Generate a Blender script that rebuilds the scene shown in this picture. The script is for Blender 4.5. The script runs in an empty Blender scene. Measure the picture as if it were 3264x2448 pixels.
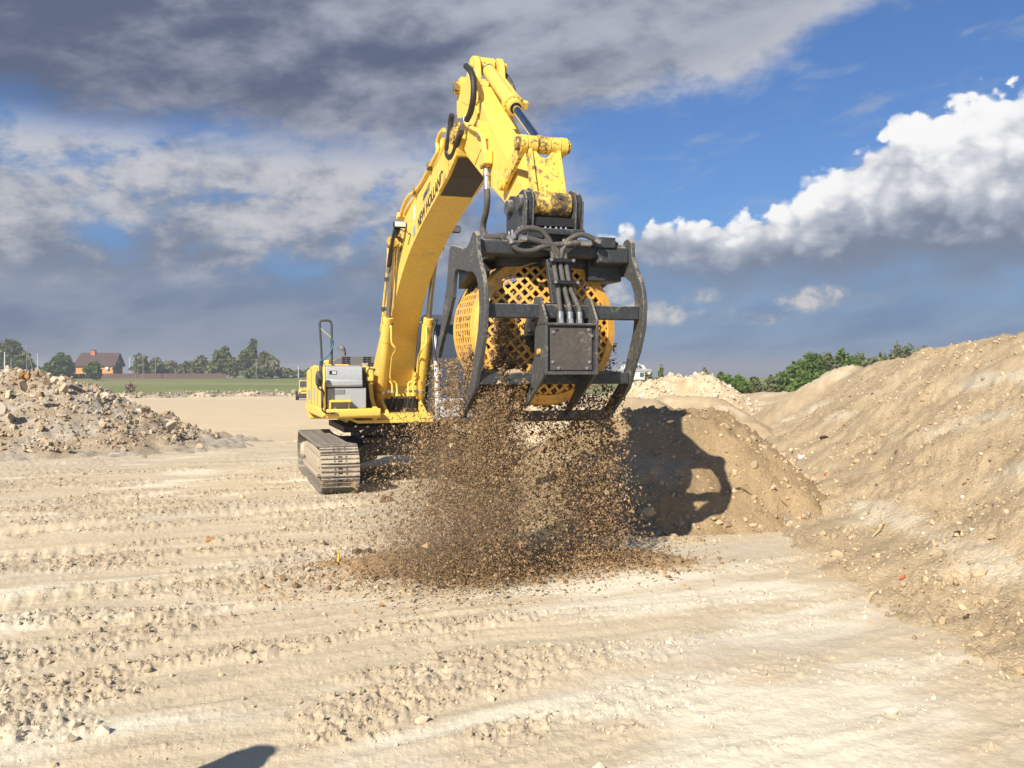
import bpy, bmesh, math, random
import numpy as np
from mathutils import Vector, Matrix

rng = np.random.default_rng(7)
random.seed(7)
R = math.radians
scene = bpy.context.scene
COL = scene.collection

# ------------------------------------------------------------------ camera
CAM_H = 2.0
PITCH = R(1.0)
FPX = 2822.0
cam = bpy.data.cameras.new('camera')
cam.sensor_fit = 'HORIZONTAL'
cam.sensor_width = 36.0
cam.lens = 36.0 * FPX / 3264.0
cam.clip_start = 0.05
cam.clip_end = 12000.0
cam_o = bpy.data.objects.new('camera', cam)
COL.objects.link(cam_o)
cam_o.location = (0, 0, CAM_H)
cam_o.rotation_euler = (R(90) - PITCH, 0, 0)
scene.camera = cam_o

# ------------------------------------------------------------------ light
SUN_EL = R(35.0)
SUN_AZ = R(28.0)          # light travels this far to the right of straight ahead
SUN_STRENGTH = 5.0
SKY_STRENGTH = 0.085
EXPOSURE = 0.58
sun_dir = Vector((math.sin(SUN_AZ) * math.cos(SUN_EL), math.cos(SUN_AZ) * math.cos(SUN_EL), -math.sin(SUN_EL)))
sl = bpy.data.lights.new('sun', 'SUN')
sl.energy = SUN_STRENGTH
sl.angle = R(0.53)
sl.color = (1.0, 0.92, 0.80)
so = bpy.data.objects.new('sun', sl)
COL.objects.link(so)
so.rotation_euler = sun_dir.to_track_quat('-Z', 'Y').to_euler()
so.location = (-20, -30, 30)

scene.view_settings.view_transform = 'Standard'
scene.view_settings.look = 'None'
scene.view_settings.exposure = EXPOSURE
scene.view_settings.gamma = 1.0
scene.view_settings.use_curve_mapping = False
scene.render.engine = 'CYCLES'
scene.cycles.use_denoising = True
scene.cycles.max_bounces = 6
scene.cycles.diffuse_bounces = 3
scene.cycles.transparent_max_bounces = 8
scene.render.use_persistent_data = False

# ------------------------------------------------------------------ node helper
class NT:
    def __init__(self, tree):
        self.t = tree; self.n = tree.nodes; self.l = tree.links
    def node(self, typ, **kw):
        x = self.n.new(typ)
        for k, v in kw.items(): setattr(x, k, v)
        return x
    def put(self, sock, v):
        if v is None: return
        if isinstance(v, bpy.types.NodeSocket): self.l.new(v, sock)
        else:
            if sock.type in ('RGBA',) and len(v) == 3: v = (*v, 1)
            sock.default_value = v
    def m(self, op, a, b=None, c=None, clamp=False):
        x = self.node('ShaderNodeMath', operation=op, use_clamp=clamp)
        self.put(x.inputs[0], a)
        if b is not None: self.put(x.inputs[1], b)
        if c is not None: self.put(x.inputs[2], c)
        return x.outputs[0]
    def ss(self, v, lo, hi, a=0.0, b=1.0):
        x = self.node('ShaderNodeMapRange', interpolation_type='SMOOTHSTEP')
        self.put(x.inputs['Value'], v); self.put(x.inputs['From Min'], lo); self.put(x.inputs['From Max'], hi)
        self.put(x.inputs['To Min'], a); self.put(x.inputs['To Max'], b)
        return x.outputs[0]
    def lin(self, v, lo, hi, a=0.0, b=1.0):
        x = self.node('ShaderNodeMapRange')
        self.put(x.inputs['Value'], v); self.put(x.inputs['From Min'], lo); self.put(x.inputs['From Max'], hi)
        self.put(x.inputs['To Min'], a); self.put(x.inputs['To Max'], b)
        return x.outputs[0]
    def mix(self, f, a, b, mode='MIX'):
        x = self.node('ShaderNodeMix', data_type='RGBA', blend_type=mode)
        self.put(x.inputs[0], f); self.put(x.inputs[6], a); self.put(x.inputs[7], b)
        return x.outputs[2]
    def noise(self, vec, scale, detail=4, rough=0.55, dist=0.0, dim='3D'):
        x = self.node('ShaderNodeTexNoise', noise_dimensions=dim)
        self.put(x.inputs['Vector'], vec); x.inputs['Scale'].default_value = scale
        x.inputs['Detail'].default_value = detail; x.inputs['Roughness'].default_value = rough
        x.inputs['Distortion'].default_value = dist
        return x.outputs['Fac']
    def vor(self, vec, scale, feature='F1', smooth=None):
        x = self.node('ShaderNodeTexVoronoi', feature=feature)
        self.put(x.inputs['Vector'], vec); x.inputs['Scale'].default_value = scale
        if smooth is not None: x.inputs['Smoothness'].default_value = smooth
        return x.outputs['Distance']
    def vmul(self, v, s):
        x = self.node('ShaderNodeVectorMath', operation='MULTIPLY')
        self.put(x.inputs[0], v); self.put(x.inputs[1], s); return x.outputs[0]
    def vadd(self, v, s):
        x = self.node('ShaderNodeVectorMath', operation='ADD')
        self.put(x.inputs[0], v); self.put(x.inputs[1], s); return x.outputs[0]
    def comb(self, x_, y_, z_):
        x = self.node('ShaderNodeCombineXYZ')
        self.put(x.inputs[0], x_); self.put(x.inputs[1], y_); self.put(x.inputs[2], z_); return x.outputs[0]
    def curve(self, v, pts):
        x = self.node('ShaderNodeFloatCurve')
        c = x.mapping.curves[0]
        while len(c.points) < len(pts): c.points.new(0.5, 0.5)
        for p, (a, b) in zip(c.points, pts): p.location = (a, b); p.handle_type = 'AUTO'
        x.mapping.update()
        self.put(x.inputs['Value'], v); return x.outputs[0]

# ------------------------------------------------------------------ sky
def build_sky():
    w = bpy.data.worlds.new('World'); scene.world = w; w.use_nodes = True
    t = NT(w.node_tree); t.n.clear()
    out = t.node('ShaderNodeOutputWorld'); bg = t.node('ShaderNodeBackground')
    t.l.new(bg.outputs[0], out.inputs[0]); bg.inputs[1].default_value = SKY_STRENGTH
    sky = t.node('ShaderNodeTexSky', sky_type='NISHITA')
    sky.sun_disc = False
    sky.sun_elevation = SUN_EL
    sky.sun_rotation = math.pi + SUN_AZ     # the sun stands behind the camera, to its left
    sky.altitude = 100; sky.air_density = 1.0; sky.dust_density = 0.6; sky.ozone_density = 2.0
    tc = t.node('ShaderNodeTexCoord'); d = tc.outputs['Generated']
    sp = t.node('ShaderNodeSeparateXYZ'); t.l.new(d, sp.inputs[0])
    X, Y, Z = sp.outputs
    az = t.m('MULTIPLY', t.m('ARCTAN2', X, Y), 57.2958)
    el = t.m('MULTIPLY', t.m('ARCSINE', Z), 57.2958)
    azn = t.lin(az, -60, 60)
    front = t.ss(t.m('ABSOLUTE', az), 70, 45)
    K = 1.0 / SKY_STRENGTH / (2 ** EXPOSURE)
    def c(r, g, b): return (r * K * 0.93, g * K * 0.93, b * K * 0.95)
    # noises on the sphere of directions, flattened so that clouds lie down
    dn = t.vmul(d, (1, 1, 2.1))
    nA = t.noise(dn, 3.2, 6, 0.56, 0.15)
    nB = t.noise(t.vadd(dn, (3.1, 1.7, 0.4)), 8.5, 6, 0.60, 0.25)
    nC = t.noise(t.vadd(t.vmul(d, (1, 1, 1.25)), (7.3, 2.2, 5.0)), 20.0, 6, 0.62, 0.1)
    # streaks that climb slowly to the right, as wind drawn cloud does
    sv = t.comb(t.m('MULTIPLY', az, 0.080), t.m('ADD', t.m('MULTIPLY', el, 0.17), t.m('MULTIPLY', az, -0.026)), 0.0)
    nS = t.noise(sv, 1.0, 8, 0.58, 0.35)
    nT = t.noise(t.vadd(t.vmul(sv, (1.0, 1.35, 1.0)), (4.4, 8.1, 0)), 2.0, 7, 0.60, 0.35)
    cA = t.m('SUBTRACT', nA, 0.5); cB = t.m('SUBTRACT', nB, 0.5); cC = t.m('SUBTRACT', nC, 0.5); cS = t.m('SUBTRACT', nS, 0.5); cT = t.m('SUBTRACT', nT, 0.5)
    base = t.mix(t.ss(el, 32, 3, 0.0, 0.22), sky.outputs[0], c(0.17, 0.30, 0.58))
    col = t.mix(1.0, base, (0.43, 0.61, 0.86), 'MULTIPLY')
    # thin high streaks
    mW = t.m('MULTIPLY', t.ss(nT, 0.50, 0.74, 0.0, 0.55), t.ss(el, 4, 12))
    col = t.mix(mW, col, c(0.42, 0.49, 0.60))
    # distant slate coloured air and rain cloud low over the horizon
    lowtop = t.m('MULTIPLY', t.curve(azn, [(0, .17), (.25, .175), (.40, .18), (.52, .165), (.60, .16), (.75, .15), (1, .15)]), 40)
    eL = t.m('ADD', t.m('SUBTRACT', lowtop, el), t.m('ADD', t.m('MULTIPLY', cS, 7), t.m('MULTIPLY', cT, 3)))
    mL = t.m('MULTIPLY', t.ss(eL, -3.5, 3.5, 0, 0.95), front)
    lowc = t.mix(t.ss(t.m('ADD', nS, t.m('MULTIPLY', cT, .5)), 0.34, 0.66), c(0.15, 0.205, 0.32), c(0.275, 0.33, 0.43))
    lowc = t.mix(t.ss(az, -12, 12), lowc, t.mix(t.ss(nT, .35, .65), c(0.160, 0.262, 0.43), c(0.245, 0.355, 0.52)))
    col = t.mix(mL, col, lowc)
    # layered grey cloud on the left, torn open here and there
    winB = t.m('MULTIPLY', t.m('MULTIPLY', t.ss(el, 3.8, 7.0), t.ss(el, 15.5, 12.0)), t.ss(az, 9, -4))
    dens = t.m('ADD', t.m('ADD', t.m('MULTIPLY', cS, 0.9), t.m('MULTIPLY', cB, 0.7)), t.m('ADD', t.m('MULTIPLY', cC, 0.3), 0.115))
    mB = t.m('MULTIPLY', t.m('MULTIPLY', t.ss(dens, -0.08, 0.13), winB), front)
    litB = t.ss(t.m('ADD', t.m('ADD', t.m('MULTIPLY', cB, 1.2), t.m('MULTIPLY', cT, 0.7)), t.m('ADD', t.m('MULTIPLY', cC, 0.9), t.lin(el, 5, 13, -0.20, 0.20))), -0.24, 0.34)
    colB = t.mix(litB, c(0.21, 0.25, 0.335), c(0.62, 0.63, 0.66))
    col = t.mix(mB, col, colB)
    # cumulus bank on the right, sloping down towards the middle
    top = t.m('MULTIPLY', t.curve(azn, [(0, .05), (.50, .05), (.535, .200), (.57, .240), (.60, .240), (.635, .255), (.663, .305), (.685, .345), (.713, .380), (.75, .400), (.83, .38), (1, .30)]), 40)
    bot = t.m('MULTIPLY', t.curve(azn, [(0, .15), (.54, .15), (.60, .138), (.70, .135), (.80, .135), (1, .135)]), 40)
    wd = t.vadd(d, t.vmul(t.comb(cC, cB, cC), (0.04, 0.04, 0.04)))
    pv = t.vor(wd, 34.0, 'SMOOTH_F1', 0.5); pv2 = t.vor(wd, 80.0, 'SMOOTH_F1', 0.45)
    puff = t.m('ADD', t.m('MULTIPLY', t.m('SUBTRACT', 0.36, pv), 2.2), t.m('MULTIPLY', t.m('SUBTRACT', 0.36, pv2), 1.1))
    puff = t.m('ADD', puff, t.m('ADD', t.m('MULTIPLY', cC, 1.7), t.m('MULTIPLY', cB, 2.2)))
    eT = t.m('ADD', t.m('SUBTRACT', top, el), puff)
    eB = t.m('ADD', t.m('SUBTRACT', el, bot), t.m('ADD', t.m('MULTIPLY', cB, 3.0), t.m('MULTIPLY', cT, 2.5)))
    mC = t.m('MULTIPLY', t.m('MULTIPLY', t.ss(eT, -0.15, 0.45), t.ss(eB, -1.8, 1.4)), t.m('MULTIPLY', t.m('MULTIPLY', t.ss(az, 2.5, 6.5), t.ss(t.m('SUBTRACT', top, el), -1.0, 0.3)), front))
    rel = t.m('DIVIDE', t.m('SUBTRACT', el, bot), t.m('MAXIMUM', t.m('SUBTRACT', top, bot), 2.0))
    shade = t.m('ADD', rel, t.m('ADD', t.m('MULTIPLY', puff, 0.16), t.m('MULTIPLY', cB, 0.7)))
    colC = t.mix(t.ss(shade, 0.05, 0.50), c(0.21, 0.26, 0.355), c(0.50, 0.54, 0.61))
    colC = t.mix(t.ss(shade, 0.38, 0.80), colC, c(1.06, 1.05, 1.03))
    col = t.mix(mC, col, colC)
    # faint low puffs under it
    def blob(a0, e0, ra, re, k=1.0):
        da = t.m('DIVIDE', t.m('SUBTRACT', az, a0), ra); de = t.m('DIVIDE', t.m('SUBTRACT', el, e0), re)
        return t.m('SUBTRACT', k, t.m('ADD', t.m('MULTIPLY', da, da), t.m('MULTIPLY', de, de)))
    bl = blob(9.6, 3.7, 2.4, 0.9)
    for q in ((11.6, 4.6, 1.6, 0.6), (19.2, 4.2, 3.2, 0.85), (15.4, 3.2, 2.4, 0.6), (6.8, 5.0, 1.6, .8)):
        bl = t.m('MAXIMUM', bl, blob(*q))
    bl2 = t.m('ADD', bl, t.m('ADD', t.m('MULTIPLY', cC, 5.0), t.m('MULTIPLY', cB, 3.0)))
    mP = t.m('MULTIPLY', t.m('MULTIPLY', t.ss(bl2, -0.3, 1.2, 0, 0.75), t.ss(bl, -0.9, 0.6)), front)
    colP = t.mix(t.ss(t.m('ADD', cC, t.m('MULTIPLY', cB, .6)), -0.16, 0.12), c(0.34, 0.37, 0.44), c(0.84, 0.78, 0.72))
    col = t.mix(mP, col, colP)
    # cloud deck overhead, thinning and brightening to the right
    lowA = t.m('MULTIPLY', t.curve(azn, [(0, .33), (.25, .365), (.36, .365), (.42, .345), (.48, .345), (.55, .40), (.62, .435), (.665, .515), (.70, .56), (.75, .55), (1, .52)]), 40)
    eA = t.m('ADD', t.m('SUBTRACT', el, lowA), t.m('ADD', t.m('MULTIPLY', cS, 5.0), t.m('ADD', t.m('MULTIPLY', cB, 4.0), t.m('MULTIPLY', cC, 2.4))))
    thin = t.ss(t.m('ADD', el, t.m('MULTIPLY', cA, 25)), 62, 40)
    mA = t.m('MULTIPLY', t.m('MULTIPLY', t.ss(eA, -1.2, 1.6), thin), front)
    body = t.ss(t.m('ADD', t.m('ADD', t.m('MULTIPLY', cS, 0.9), t.m('MULTIPLY', cT, 0.7)), t.m('ADD', t.m('MULTIPLY', cB, 1.1), t.lin(az, -30, 22, -0.24, 0.34))), -0.30, 0.42)
    colA = t.mix(body, c(0.12, 0.15, 0.235), c(0.47, 0.50, 0.57))
    rim = t.m('MULTIPLY', t.ss(eA, 3.0, 0.2), t.ss(az, -28, 10))
    rim = t.m('MULTIPLY', rim, t.ss(t.m('ADD', cC, cB), -0.2, 0.2))
    colA = t.mix(t.m('MULTIPLY', rim, 0.7), colA, c(0.70, 0.71, 0.74))
    col = t.mix(mA, col, colA)
    t.l.new(col, bg.inputs[0])
build_sky()

# ------------------------------------------------------------------ numpy noise
def _h(ix, iy, seed):
    h = (ix.astype(np.int64) * 374761393 + iy.astype(np.int64) * 668265263 + seed * 2147483647) & 0xFFFFFFFF
    h = ((h ^ (h >> 13)) * 1274126177) & 0xFFFFFFFF
    return h ^ (h >> 16)
def perlin(x, y, seed=0):
    x = np.asarray(x, float); y = np.asarray(y, float)
    ix = np.floor(x); iy = np.floor(y); fx = x - ix; fy = y - iy
    ux = fx * fx * fx * (fx * (fx * 6 - 15) + 10); uy = fy * fy * fy * (fy * (fy * 6 - 15) + 10)
    def g(a, b):
        ang = (_h(ix + a, iy + b, seed) & 0xFFFF) * (2 * np.pi / 65536)
        return np.cos(ang) * (fx - a) + np.sin(ang) * (fy - b)
    n0 = g(0, 0) * (1 - ux) + g(1, 0) * ux; n1 = g(0, 1) * (1 - ux) + g(1, 1) * ux
    return (n0 * (1 - uy) + n1 * uy) * 1.5
def fbm(x, y, seed=0, oct=4, gain=0.5, lac=2.03):
    s = 0; a = 1; t = 0
    for o in range(oct):
        s = s + a * perlin(x, y, seed + o * 17); t += a; a *= gain; x = x * lac + 13.1; y = y * lac + 7.7
    return s / t
def worley(x, y, seed=0):
    ix = np.floor(x); iy = np.floor(y); best = np.full(np.shape(x), 9.0); cell = np.zeros(np.shape(x))
    for a in (-1, 0, 1):
        for b in (-1, 0, 1):
            h = _h(ix + a, iy + b, seed)
            px = ix + a + (h & 0xFFF) / 4096.0; py = iy + b + ((h >> 12) & 0xFFF) / 4096.0
            d = (px - x) ** 2 + (py - y) ** 2
            k = d < best; best = np.where(k, d, best); cell = np.where(k, ((h >> 24) & 0xFF) / 255.0, cell)
    return np.sqrt(best), cell
def sstep(v, a, b):
    t = np.clip((v - a) / (b - a), 0, 1); return t * t * (3 - 2 * t)
def lerp(a, b, t): return a + (b - a) * t

# ------------------------------------------------------------------ mesh + object helpers
MATS = {}
def link(o, parent=None):
    COL.objects.link(o)
    if parent is not None: o.parent = parent
    return o
def tag(o, label=None, category=None, group=None, kind=None):
    if label: o['label'] = label
    if category: o['category'] = category
    if group: o['group'] = group
    if kind: o['kind'] = kind
    return o
def empty(name, loc=(0, 0, 0), rz=0.0):
    o = bpy.data.objects.new(name, None); o.empty_display_size = 0.3
    o.location = loc; o.rotation_euler = (0, 0, rz); return link(o)
def np_mesh(name, co, faces, mat=None, smooth=False, col=None, parent=None):
    me = bpy.data.meshes.new(name)
    co = np.asarray(co, np.float32); faces = np.asarray(faces, np.int32)
    n, k = faces.shape
    me.vertices.add(len(co)); me.vertices.foreach_set('co', co.ravel())
    me.loops.add(n * k); me.loops.foreach_set('vertex_index', faces.ravel())
    me.polygons.add(n); me.polygons.foreach_set('loop_start', np.arange(0, n * k, k, dtype=np.int32))
    me.update(calc_edges=True)
    me.polygons.foreach_set('use_smooth', np.full(n, smooth, bool))
    if col is not None:
        at = me.color_attributes.new('soil', 'FLOAT_COLOR', 'POINT')
        c4 = np.ones((len(co), 4), np.float32); c4[:, :col.shape[1]] = col
        at.data.foreach_set('color', c4.ravel())
    if mat is not None: me.materials.append(MATS[mat] if isinstance(mat, str) else mat)
    return link(bpy.data.objects.new(name, me), parent)
def grid_faces(nr, nc, wrap=False):
    i = np.arange(nr - 1)[:, None] * nc
    j = np.arange(nc if wrap else nc - 1)[None, :]
    j2 = (j + 1) % nc
    return np.stack([i + j, i + j2, i + nc + j2, i + nc + j], -1).reshape(-1, 4)
def rand_rot(n):
    q = rng.normal(size=(n, 4)); q /= np.linalg.norm(q, axis=1)[:, None]
    a, b, c, d = q.T
    return np.stack([np.stack([1 - 2 * (c * c + d * d), 2 * (b * c - a * d), 2 * (b * d + a * c)], -1),
                     np.stack([2 * (b * c + a * d), 1 - 2 * (b * b + d * d), 2 * (c * d - a * b)], -1),
                     np.stack([2 * (b * d - a * c), 2 * (c * d + a * b), 1 - 2 * (b * b + c * c)], -1)], 1)
def ico(sub=0):
    bm = bmesh.new(); bmesh.ops.create_icosphere(bm, subdivisions=sub + 1, radius=1)
    bm.verts.ensure_lookup_table()
    v = np.array([x.co[:] for x in bm.verts]); f = np.array([[q.index for q in x.verts] for x in bm.faces]); bm.free()
    return v, f
OCT_V = np.array([(1, 0, 0), (-1, 0, 0), (0, 1, 0), (0, -1, 0), (0, 0, 1), (0, 0, -1)], float)
OCT_F = np.array([(0, 2, 4), (2, 1, 4), (1, 3, 4), (3, 0, 4), (2, 0, 5), (1, 2, 5), (3, 1, 5), (0, 3, 5)])
def scatter(name, bv, bf, pos, size, mat, col=None, jit=0.25, squash=(0.7, 1.3), parent=None):
    n = len(pos)
    rot = rand_rot(n)
    v = bv[None] * (1 + jit * rng.normal(size=(n, len(bv), 1))).clip(0.5, 1.6)
    v = v * rng.uniform(squash[0], squash[1], size=(n, 1, 3)) * np.asarray(size)[:, None, None]
    v = np.einsum('nij,nkj->nki', rot, v) + np.asarray(pos)[:, None, :]
    f = bf[None] + (np.arange(n) * len(bv))[:, None, None]
    c = None if col is None else np.repeat(col, len(bv), axis=0)
    return np_mesh(name, v.reshape(-1, 3), f.reshape(-1, 3), mat, False, c, parent)

class MB:
    """collects simple solids; build() links them as one mesh object"""
    def __init__(s): s.v = []; s.f = []
    def add(s, vs, fs):
        o = len(s.v); s.v += [tuple(x) for x in vs]; s.f += [tuple(i + o for i in f) for f in fs]; return s
    def box(s, c, d, rot=None):
        vs = [Vector((sx * d[0] / 2, sy * d[1] / 2, sz * d[2] / 2)) for sz in (-1, 1) for sy in (-1, 1) for sx in (-1, 1)]
        if rot is not None: vs = [rot @ v for v in vs]
        vs = [v + Vector(c) for v in vs]
        return s.add(vs, [(0, 2, 3, 1), (4, 5, 7, 6), (0, 1, 5, 4), (2, 6, 7, 3), (0, 4, 6, 2), (1, 3, 7, 5)])
    def bb(s, x0, x1, y0, y1, z0, z1):
        return s.box(((x0 + x1) / 2, (y0 + y1) / 2, (z0 + z1) / 2), (abs(x1 - x0), abs(y1 - y0), abs(z1 - z0)))
    def prism(s, pts, w0, w1):
        """outline in (r, z) of the machine plane, between w0 and w1"""
        n = len(pts)
        a = sum(pts[i][0] * pts[(i + 1) % n][1] - pts[(i + 1) % n][0] * pts[i][1] for i in range(n))
        if a < 0: pts = pts[::-1]
        vs = [(w0, -r, z) for r, z in pts] + [(w1, -r, z) for r, z in pts]
        fs = [tuple(range(n)), tuple(range(2 * n - 1, n - 1, -1))]
        fs += [(i, i + n, (i + 1) % n + n, (i + 1) % n) for i in range(n)]
        return s.add(vs, fs)
    def cyl(s, p0, p1, r0, r1=None, seg=16, caps=True):
        r1 = r0 if r1 is None else r1
        p0 = Vector(p0); p1 = Vector(p1); d = (p1 - p0).normalized()
        u = d.orthogonal().normalized(); v = d.cross(u)
        vs = []
        for p, r in ((p0, r0), (p1, r1)):
            for i in range(seg):
                a = 2 * math.pi * i / seg; vs.append(p + (u * math.cos(a) + v * math.sin(a)) * r)
        fs = [(i, (i + 1) % seg, (i + 1) % seg + seg, i + seg) for i in range(seg)]
        if caps: fs += [tuple(range(seg - 1, -1, -1)), tuple(range(seg, 2 * seg))]
        return s.add(vs, fs)
    def lathe(s, p0, axis, prof, seg=32, close=False):
        """prof: list of (t along axis, radius)"""
        p0 = Vector(p0); d = Vector(axis).normalized(); u = d.orthogonal().normalized(); v = d.cross(u)
        vs = []
        for t, r in prof:
            for i in range(seg):
                a = 2 * math.pi * i / seg; vs.append(p0 + d * t + (u * math.cos(a) + v * math.sin(a)) * r)
        m = len(prof); fs = []
        for k in range(m - 1 + (1 if close else 0)):
            k2 = (k + 1) % m
            fs += [(k * seg + i, k * seg + (i + 1) % seg, k2 * seg + (i + 1) % seg, k2 * seg + i) for i in range(seg)]
        if not close:
            if prof[0][1] > 1e-4: fs.append(tuple(range(seg - 1, -1, -1)))
            if prof[-1][1] > 1e-4: fs.append(tuple(range((m - 1) * seg, m * seg)))
        return s.add(vs, fs)
    def tube(s, pts, rad, seg=8, sub=6, smooth=True, taper=None):
        P = [Vector(p) for p in pts]
        if smooth and len(P) > 2:
            Q = []
            for i in range(len(P) - 1):
                a = P[i - 1] if i else P[0] * 2 - P[1]; b = P[i]; c = P[i + 1]; d = P[i + 2] if i + 2 < len(P) else P[-1] * 2 - P[-2]
                for k in range(sub):
                    t = k / sub
                    Q.append(0.5 * ((2 * b) + (c - a) * t + (2 * a - 5 * b + 4 * c - d) * t * t + (3 * b - a - 3 * c + d) * t ** 3))
            Q.append(P[-1]); P = Q
        vs = []; prev = None
        for i, p in enumerate(P):
            d = (P[min(i + 1, len(P) - 1)] - P[max(i - 1, 0)]).normalized()
            if prev is None: u = d.orthogonal().normalized()
            else:
                u = prev - d * prev.dot(d)
                u = u.normalized() if u.length > 1e-6 else d.orthogonal().normalized()
            prev = u; v = d.cross(u)
            rr = rad if taper is None else rad + (taper - rad) * i / (len(P) - 1)
            for k in range(seg):
                a = 2 * math.pi * k / seg; vs.append(p + (u * math.cos(a) + v * math.sin(a)) * rr)
        n = len(P)
        fs = [(i * seg + k, i * seg + (k + 1) % seg, (i + 1) * seg + (k + 1) % seg, (i + 1) * seg + k) for i in range(n - 1) for k in range(seg)]
        fs += [tuple(range(seg - 1, -1, -1)), tuple(range((n - 1) * seg, n * seg))]
        return s.add(vs, fs)
    def mesh(s, name, mat, smooth=True, angle=38):
        me = bpy.data.meshes.new(name); me.from_pydata(s.v, [], s.f); me.update()
        bm = bmesh.new(); bm.from_mesh(me); bmesh.ops.recalc_face_normals(bm, faces=bm.faces); bm.to_mesh(me); bm.free()
        me.materials.append(MATS[mat])
        if smooth: me.shade_smooth(); me.set_sharp_from_angle(angle=R(angle))
        return me
    def build(s, name, mat, parent=None, smooth=True, bevel=0.0, angle=38):
        o = bpy.data.objects.new(name, s.mesh(name, mat, smooth, angle)); link(o, parent)
        if bevel:
            b = o.modifiers.new('bevel', 'BEVEL'); b.width = bevel; b.segments = 2; b.limit_method = 'ANGLE'; b.angle_limit = R(35); b.harden_normals = False
        return o

def P(x, y, depth):
    """a point of the place from its bearing and its distance"""
    a = (x - 1632) / FPX; e = (1224 - y) / FPX
    c, s = math.cos(PITCH), math.sin(PITCH)
    yy = c + e * s; zz = e * c - s
    t = depth / yy
    return Vector((a * t, depth, CAM_H + zz * t))

# ------------------------------------------------------------------ materials
def new_mat(name):
    m = bpy.data.materials.new(name); m.use_nodes = True
    t = NT(m.node_tree); b = t.n['Principled BSDF']; MATS[name] = m
    return t, b
def paint(name, base, dirt=(0.40, 0.31, 0.20), amount=0.35, rough=0.45, metal=0.0, scale=3.0, chips=None, bump=0.0, spec=0.5, vary=0.12, dust_top=0.0):
    t, b = new_mat(name)
    tc = t.node('ShaderNodeTexCoord'); v = tc.outputs['Object']
    n1 = t.noise(v, scale, 6, 0.65, 0.3); n2 = t.noise(v, scale * 7, 5, 0.6); n3 = t.noise(t.vmul(v, (1, 1, 0.18)), scale * 9, 4, 0.6)
    c = t.mix(t.ss(n2, 0.3, 0.7), tuple(x * (1 - vary) for x in base), tuple(min(1, x * (1 + vary)) for x in base))
    f = t.m('ADD', t.m('MULTIPLY', t.m('SUBTRACT', n1, 0.5), 2.2), t.m('MULTIPLY', t.m('SUBTRACT', n2, 0.5), 1.2))
    f = t.m('ADD', f, t.m('MULTIPLY', t.m('SUBTRACT', n3, 0.5), 0.9))
    if dust_top:
        g = t.node('ShaderNodeNewGeometry'); s = t.node('ShaderNodeSeparateXYZ'); t.l.new(g.outputs['Normal'], s.inputs[0])
        f = t.m('ADD', f, t.m('MULTIPLY', t.ss(s.outputs[2], 0.2, 0.95), dust_top))
    k = t.ss(f, 0.9 - amount * 1.6, 1.5 - amount * 1.6, 0, 0.9)
    c = t.mix(k, c, dirt)
    if chips:
        n4 = t.noise(t.vadd(v, (5, 3, 1)), scale * 5, 7, 0.72)
        ck = t.ss(t.m('ADD', n4, t.m('MULTIPLY', n1, 0.5)), chips[1] - 0.05, chips[1] + 0.09, 0, 0.92)
        c = t.mix(ck, c, chips[0]); k = t.m('MAXIMUM', k, ck)
    t.l.new(c, b.inputs['Base Color'])
    t.put(b.inputs['Roughness'], t.lin(k, 0, 1, rough, max(rough, 0.85)))
    b.inputs['Metallic'].default_value = metal
    b.inputs['Specular IOR Level'].default_value = spec
    if bump:
        bn = t.node('ShaderNodeBump'); bn.inputs['Strength'].default_value = bump; bn.inputs['Distance'].default_value = 0.01
        t.l.new(t.m('ADD', n2, t.m('MULTIPLY', k, 0.6)), bn.inputs['Height']); t.l.new(bn.outputs[0], b.inputs['Normal'])
    return MATS[name]
DUST = (0.44, 0.35, 0.23)
paint('yellow', (0.82, 0.55, 0.105), (0.50, 0.38, 0.19), 0.46, 0.42, vary=0.06, scale=2.2)
paint('yellow_worn', (0.84, 0.54, 0.085), (0.36, 0.27, 0.16), 0.52, 0.5, scale=4, chips=((0.10, 0.085, 0.07), 0.80), bump=0.2)
paint('yellow_greasy', (0.76, 0.50, 0.08), (0.13, 0.105, 0.075), 0.66, 0.55, scale=4.5, chips=((0.085, 0.065, 0.045), 0.72), bump=0.35)
paint('grease', (0.045, 0.032, 0.022), (0.20, 0.13, 0.06), 0.36, 0.5, scale=4)
paint('drum_yellow', (0.78, 0.415, 0.065), (0.37, 0.235, 0.115), 0.66, 0.5, scale=5, bump=0.15)
paint('frame_black', (0.036, 0.040, 0.042), (0.25, 0.215, 0.165), 0.38, 0.5, scale=4, chips=((0.16, 0.15, 0.13), 0.90), bump=0.25, vary=0.25, dust_top=0.9)
paint('frame_dusty', (0.066, 0.066, 0.063), (0.30, 0.26, 0.20), 0.47, 0.6, scale=5, bump=0.25, vary=0.3, dust_top=0.9)
paint('cover_grey', (0.080, 0.070, 0.060), (0.26, 0.21, 0.15), 0.42, 0.55, scale=4, bump=0.12, vary=0.2)
paint('panel_grey', (0.36, 0.375, 0.385), DUST, 0.22, 0.42, vary=0.05)
paint('hood_grey', (0.15, 0.15, 0.148), DUST, 0.24, 0.55, vary=0.08)
paint('dark_grey', (0.05, 0.05, 0.05), DUST, 0.24, 0.6)
paint('black', (0.014, 0.014, 0.014), (0.12, 0.10, 0.075), 0.22, 0.55)
paint('rubber', (0.022, 0.022, 0.022), (0.20, 0.165, 0.12), 0.36, 0.6, scale=6)
paint('hose_dusty', (0.075, 0.07, 0.06), (0.27, 0.235, 0.18), 0.50, 0.7, scale=8)
paint('steel', (0.50, 0.50, 0.48), (0.30, 0.26, 0.2), 0.30, 0.35, metal=0.85)
paint('chrome', (0.62, 0.64, 0.67), (0.3, 0.27, 0.22), 0.05, 0.09, metal=1.0)
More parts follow.
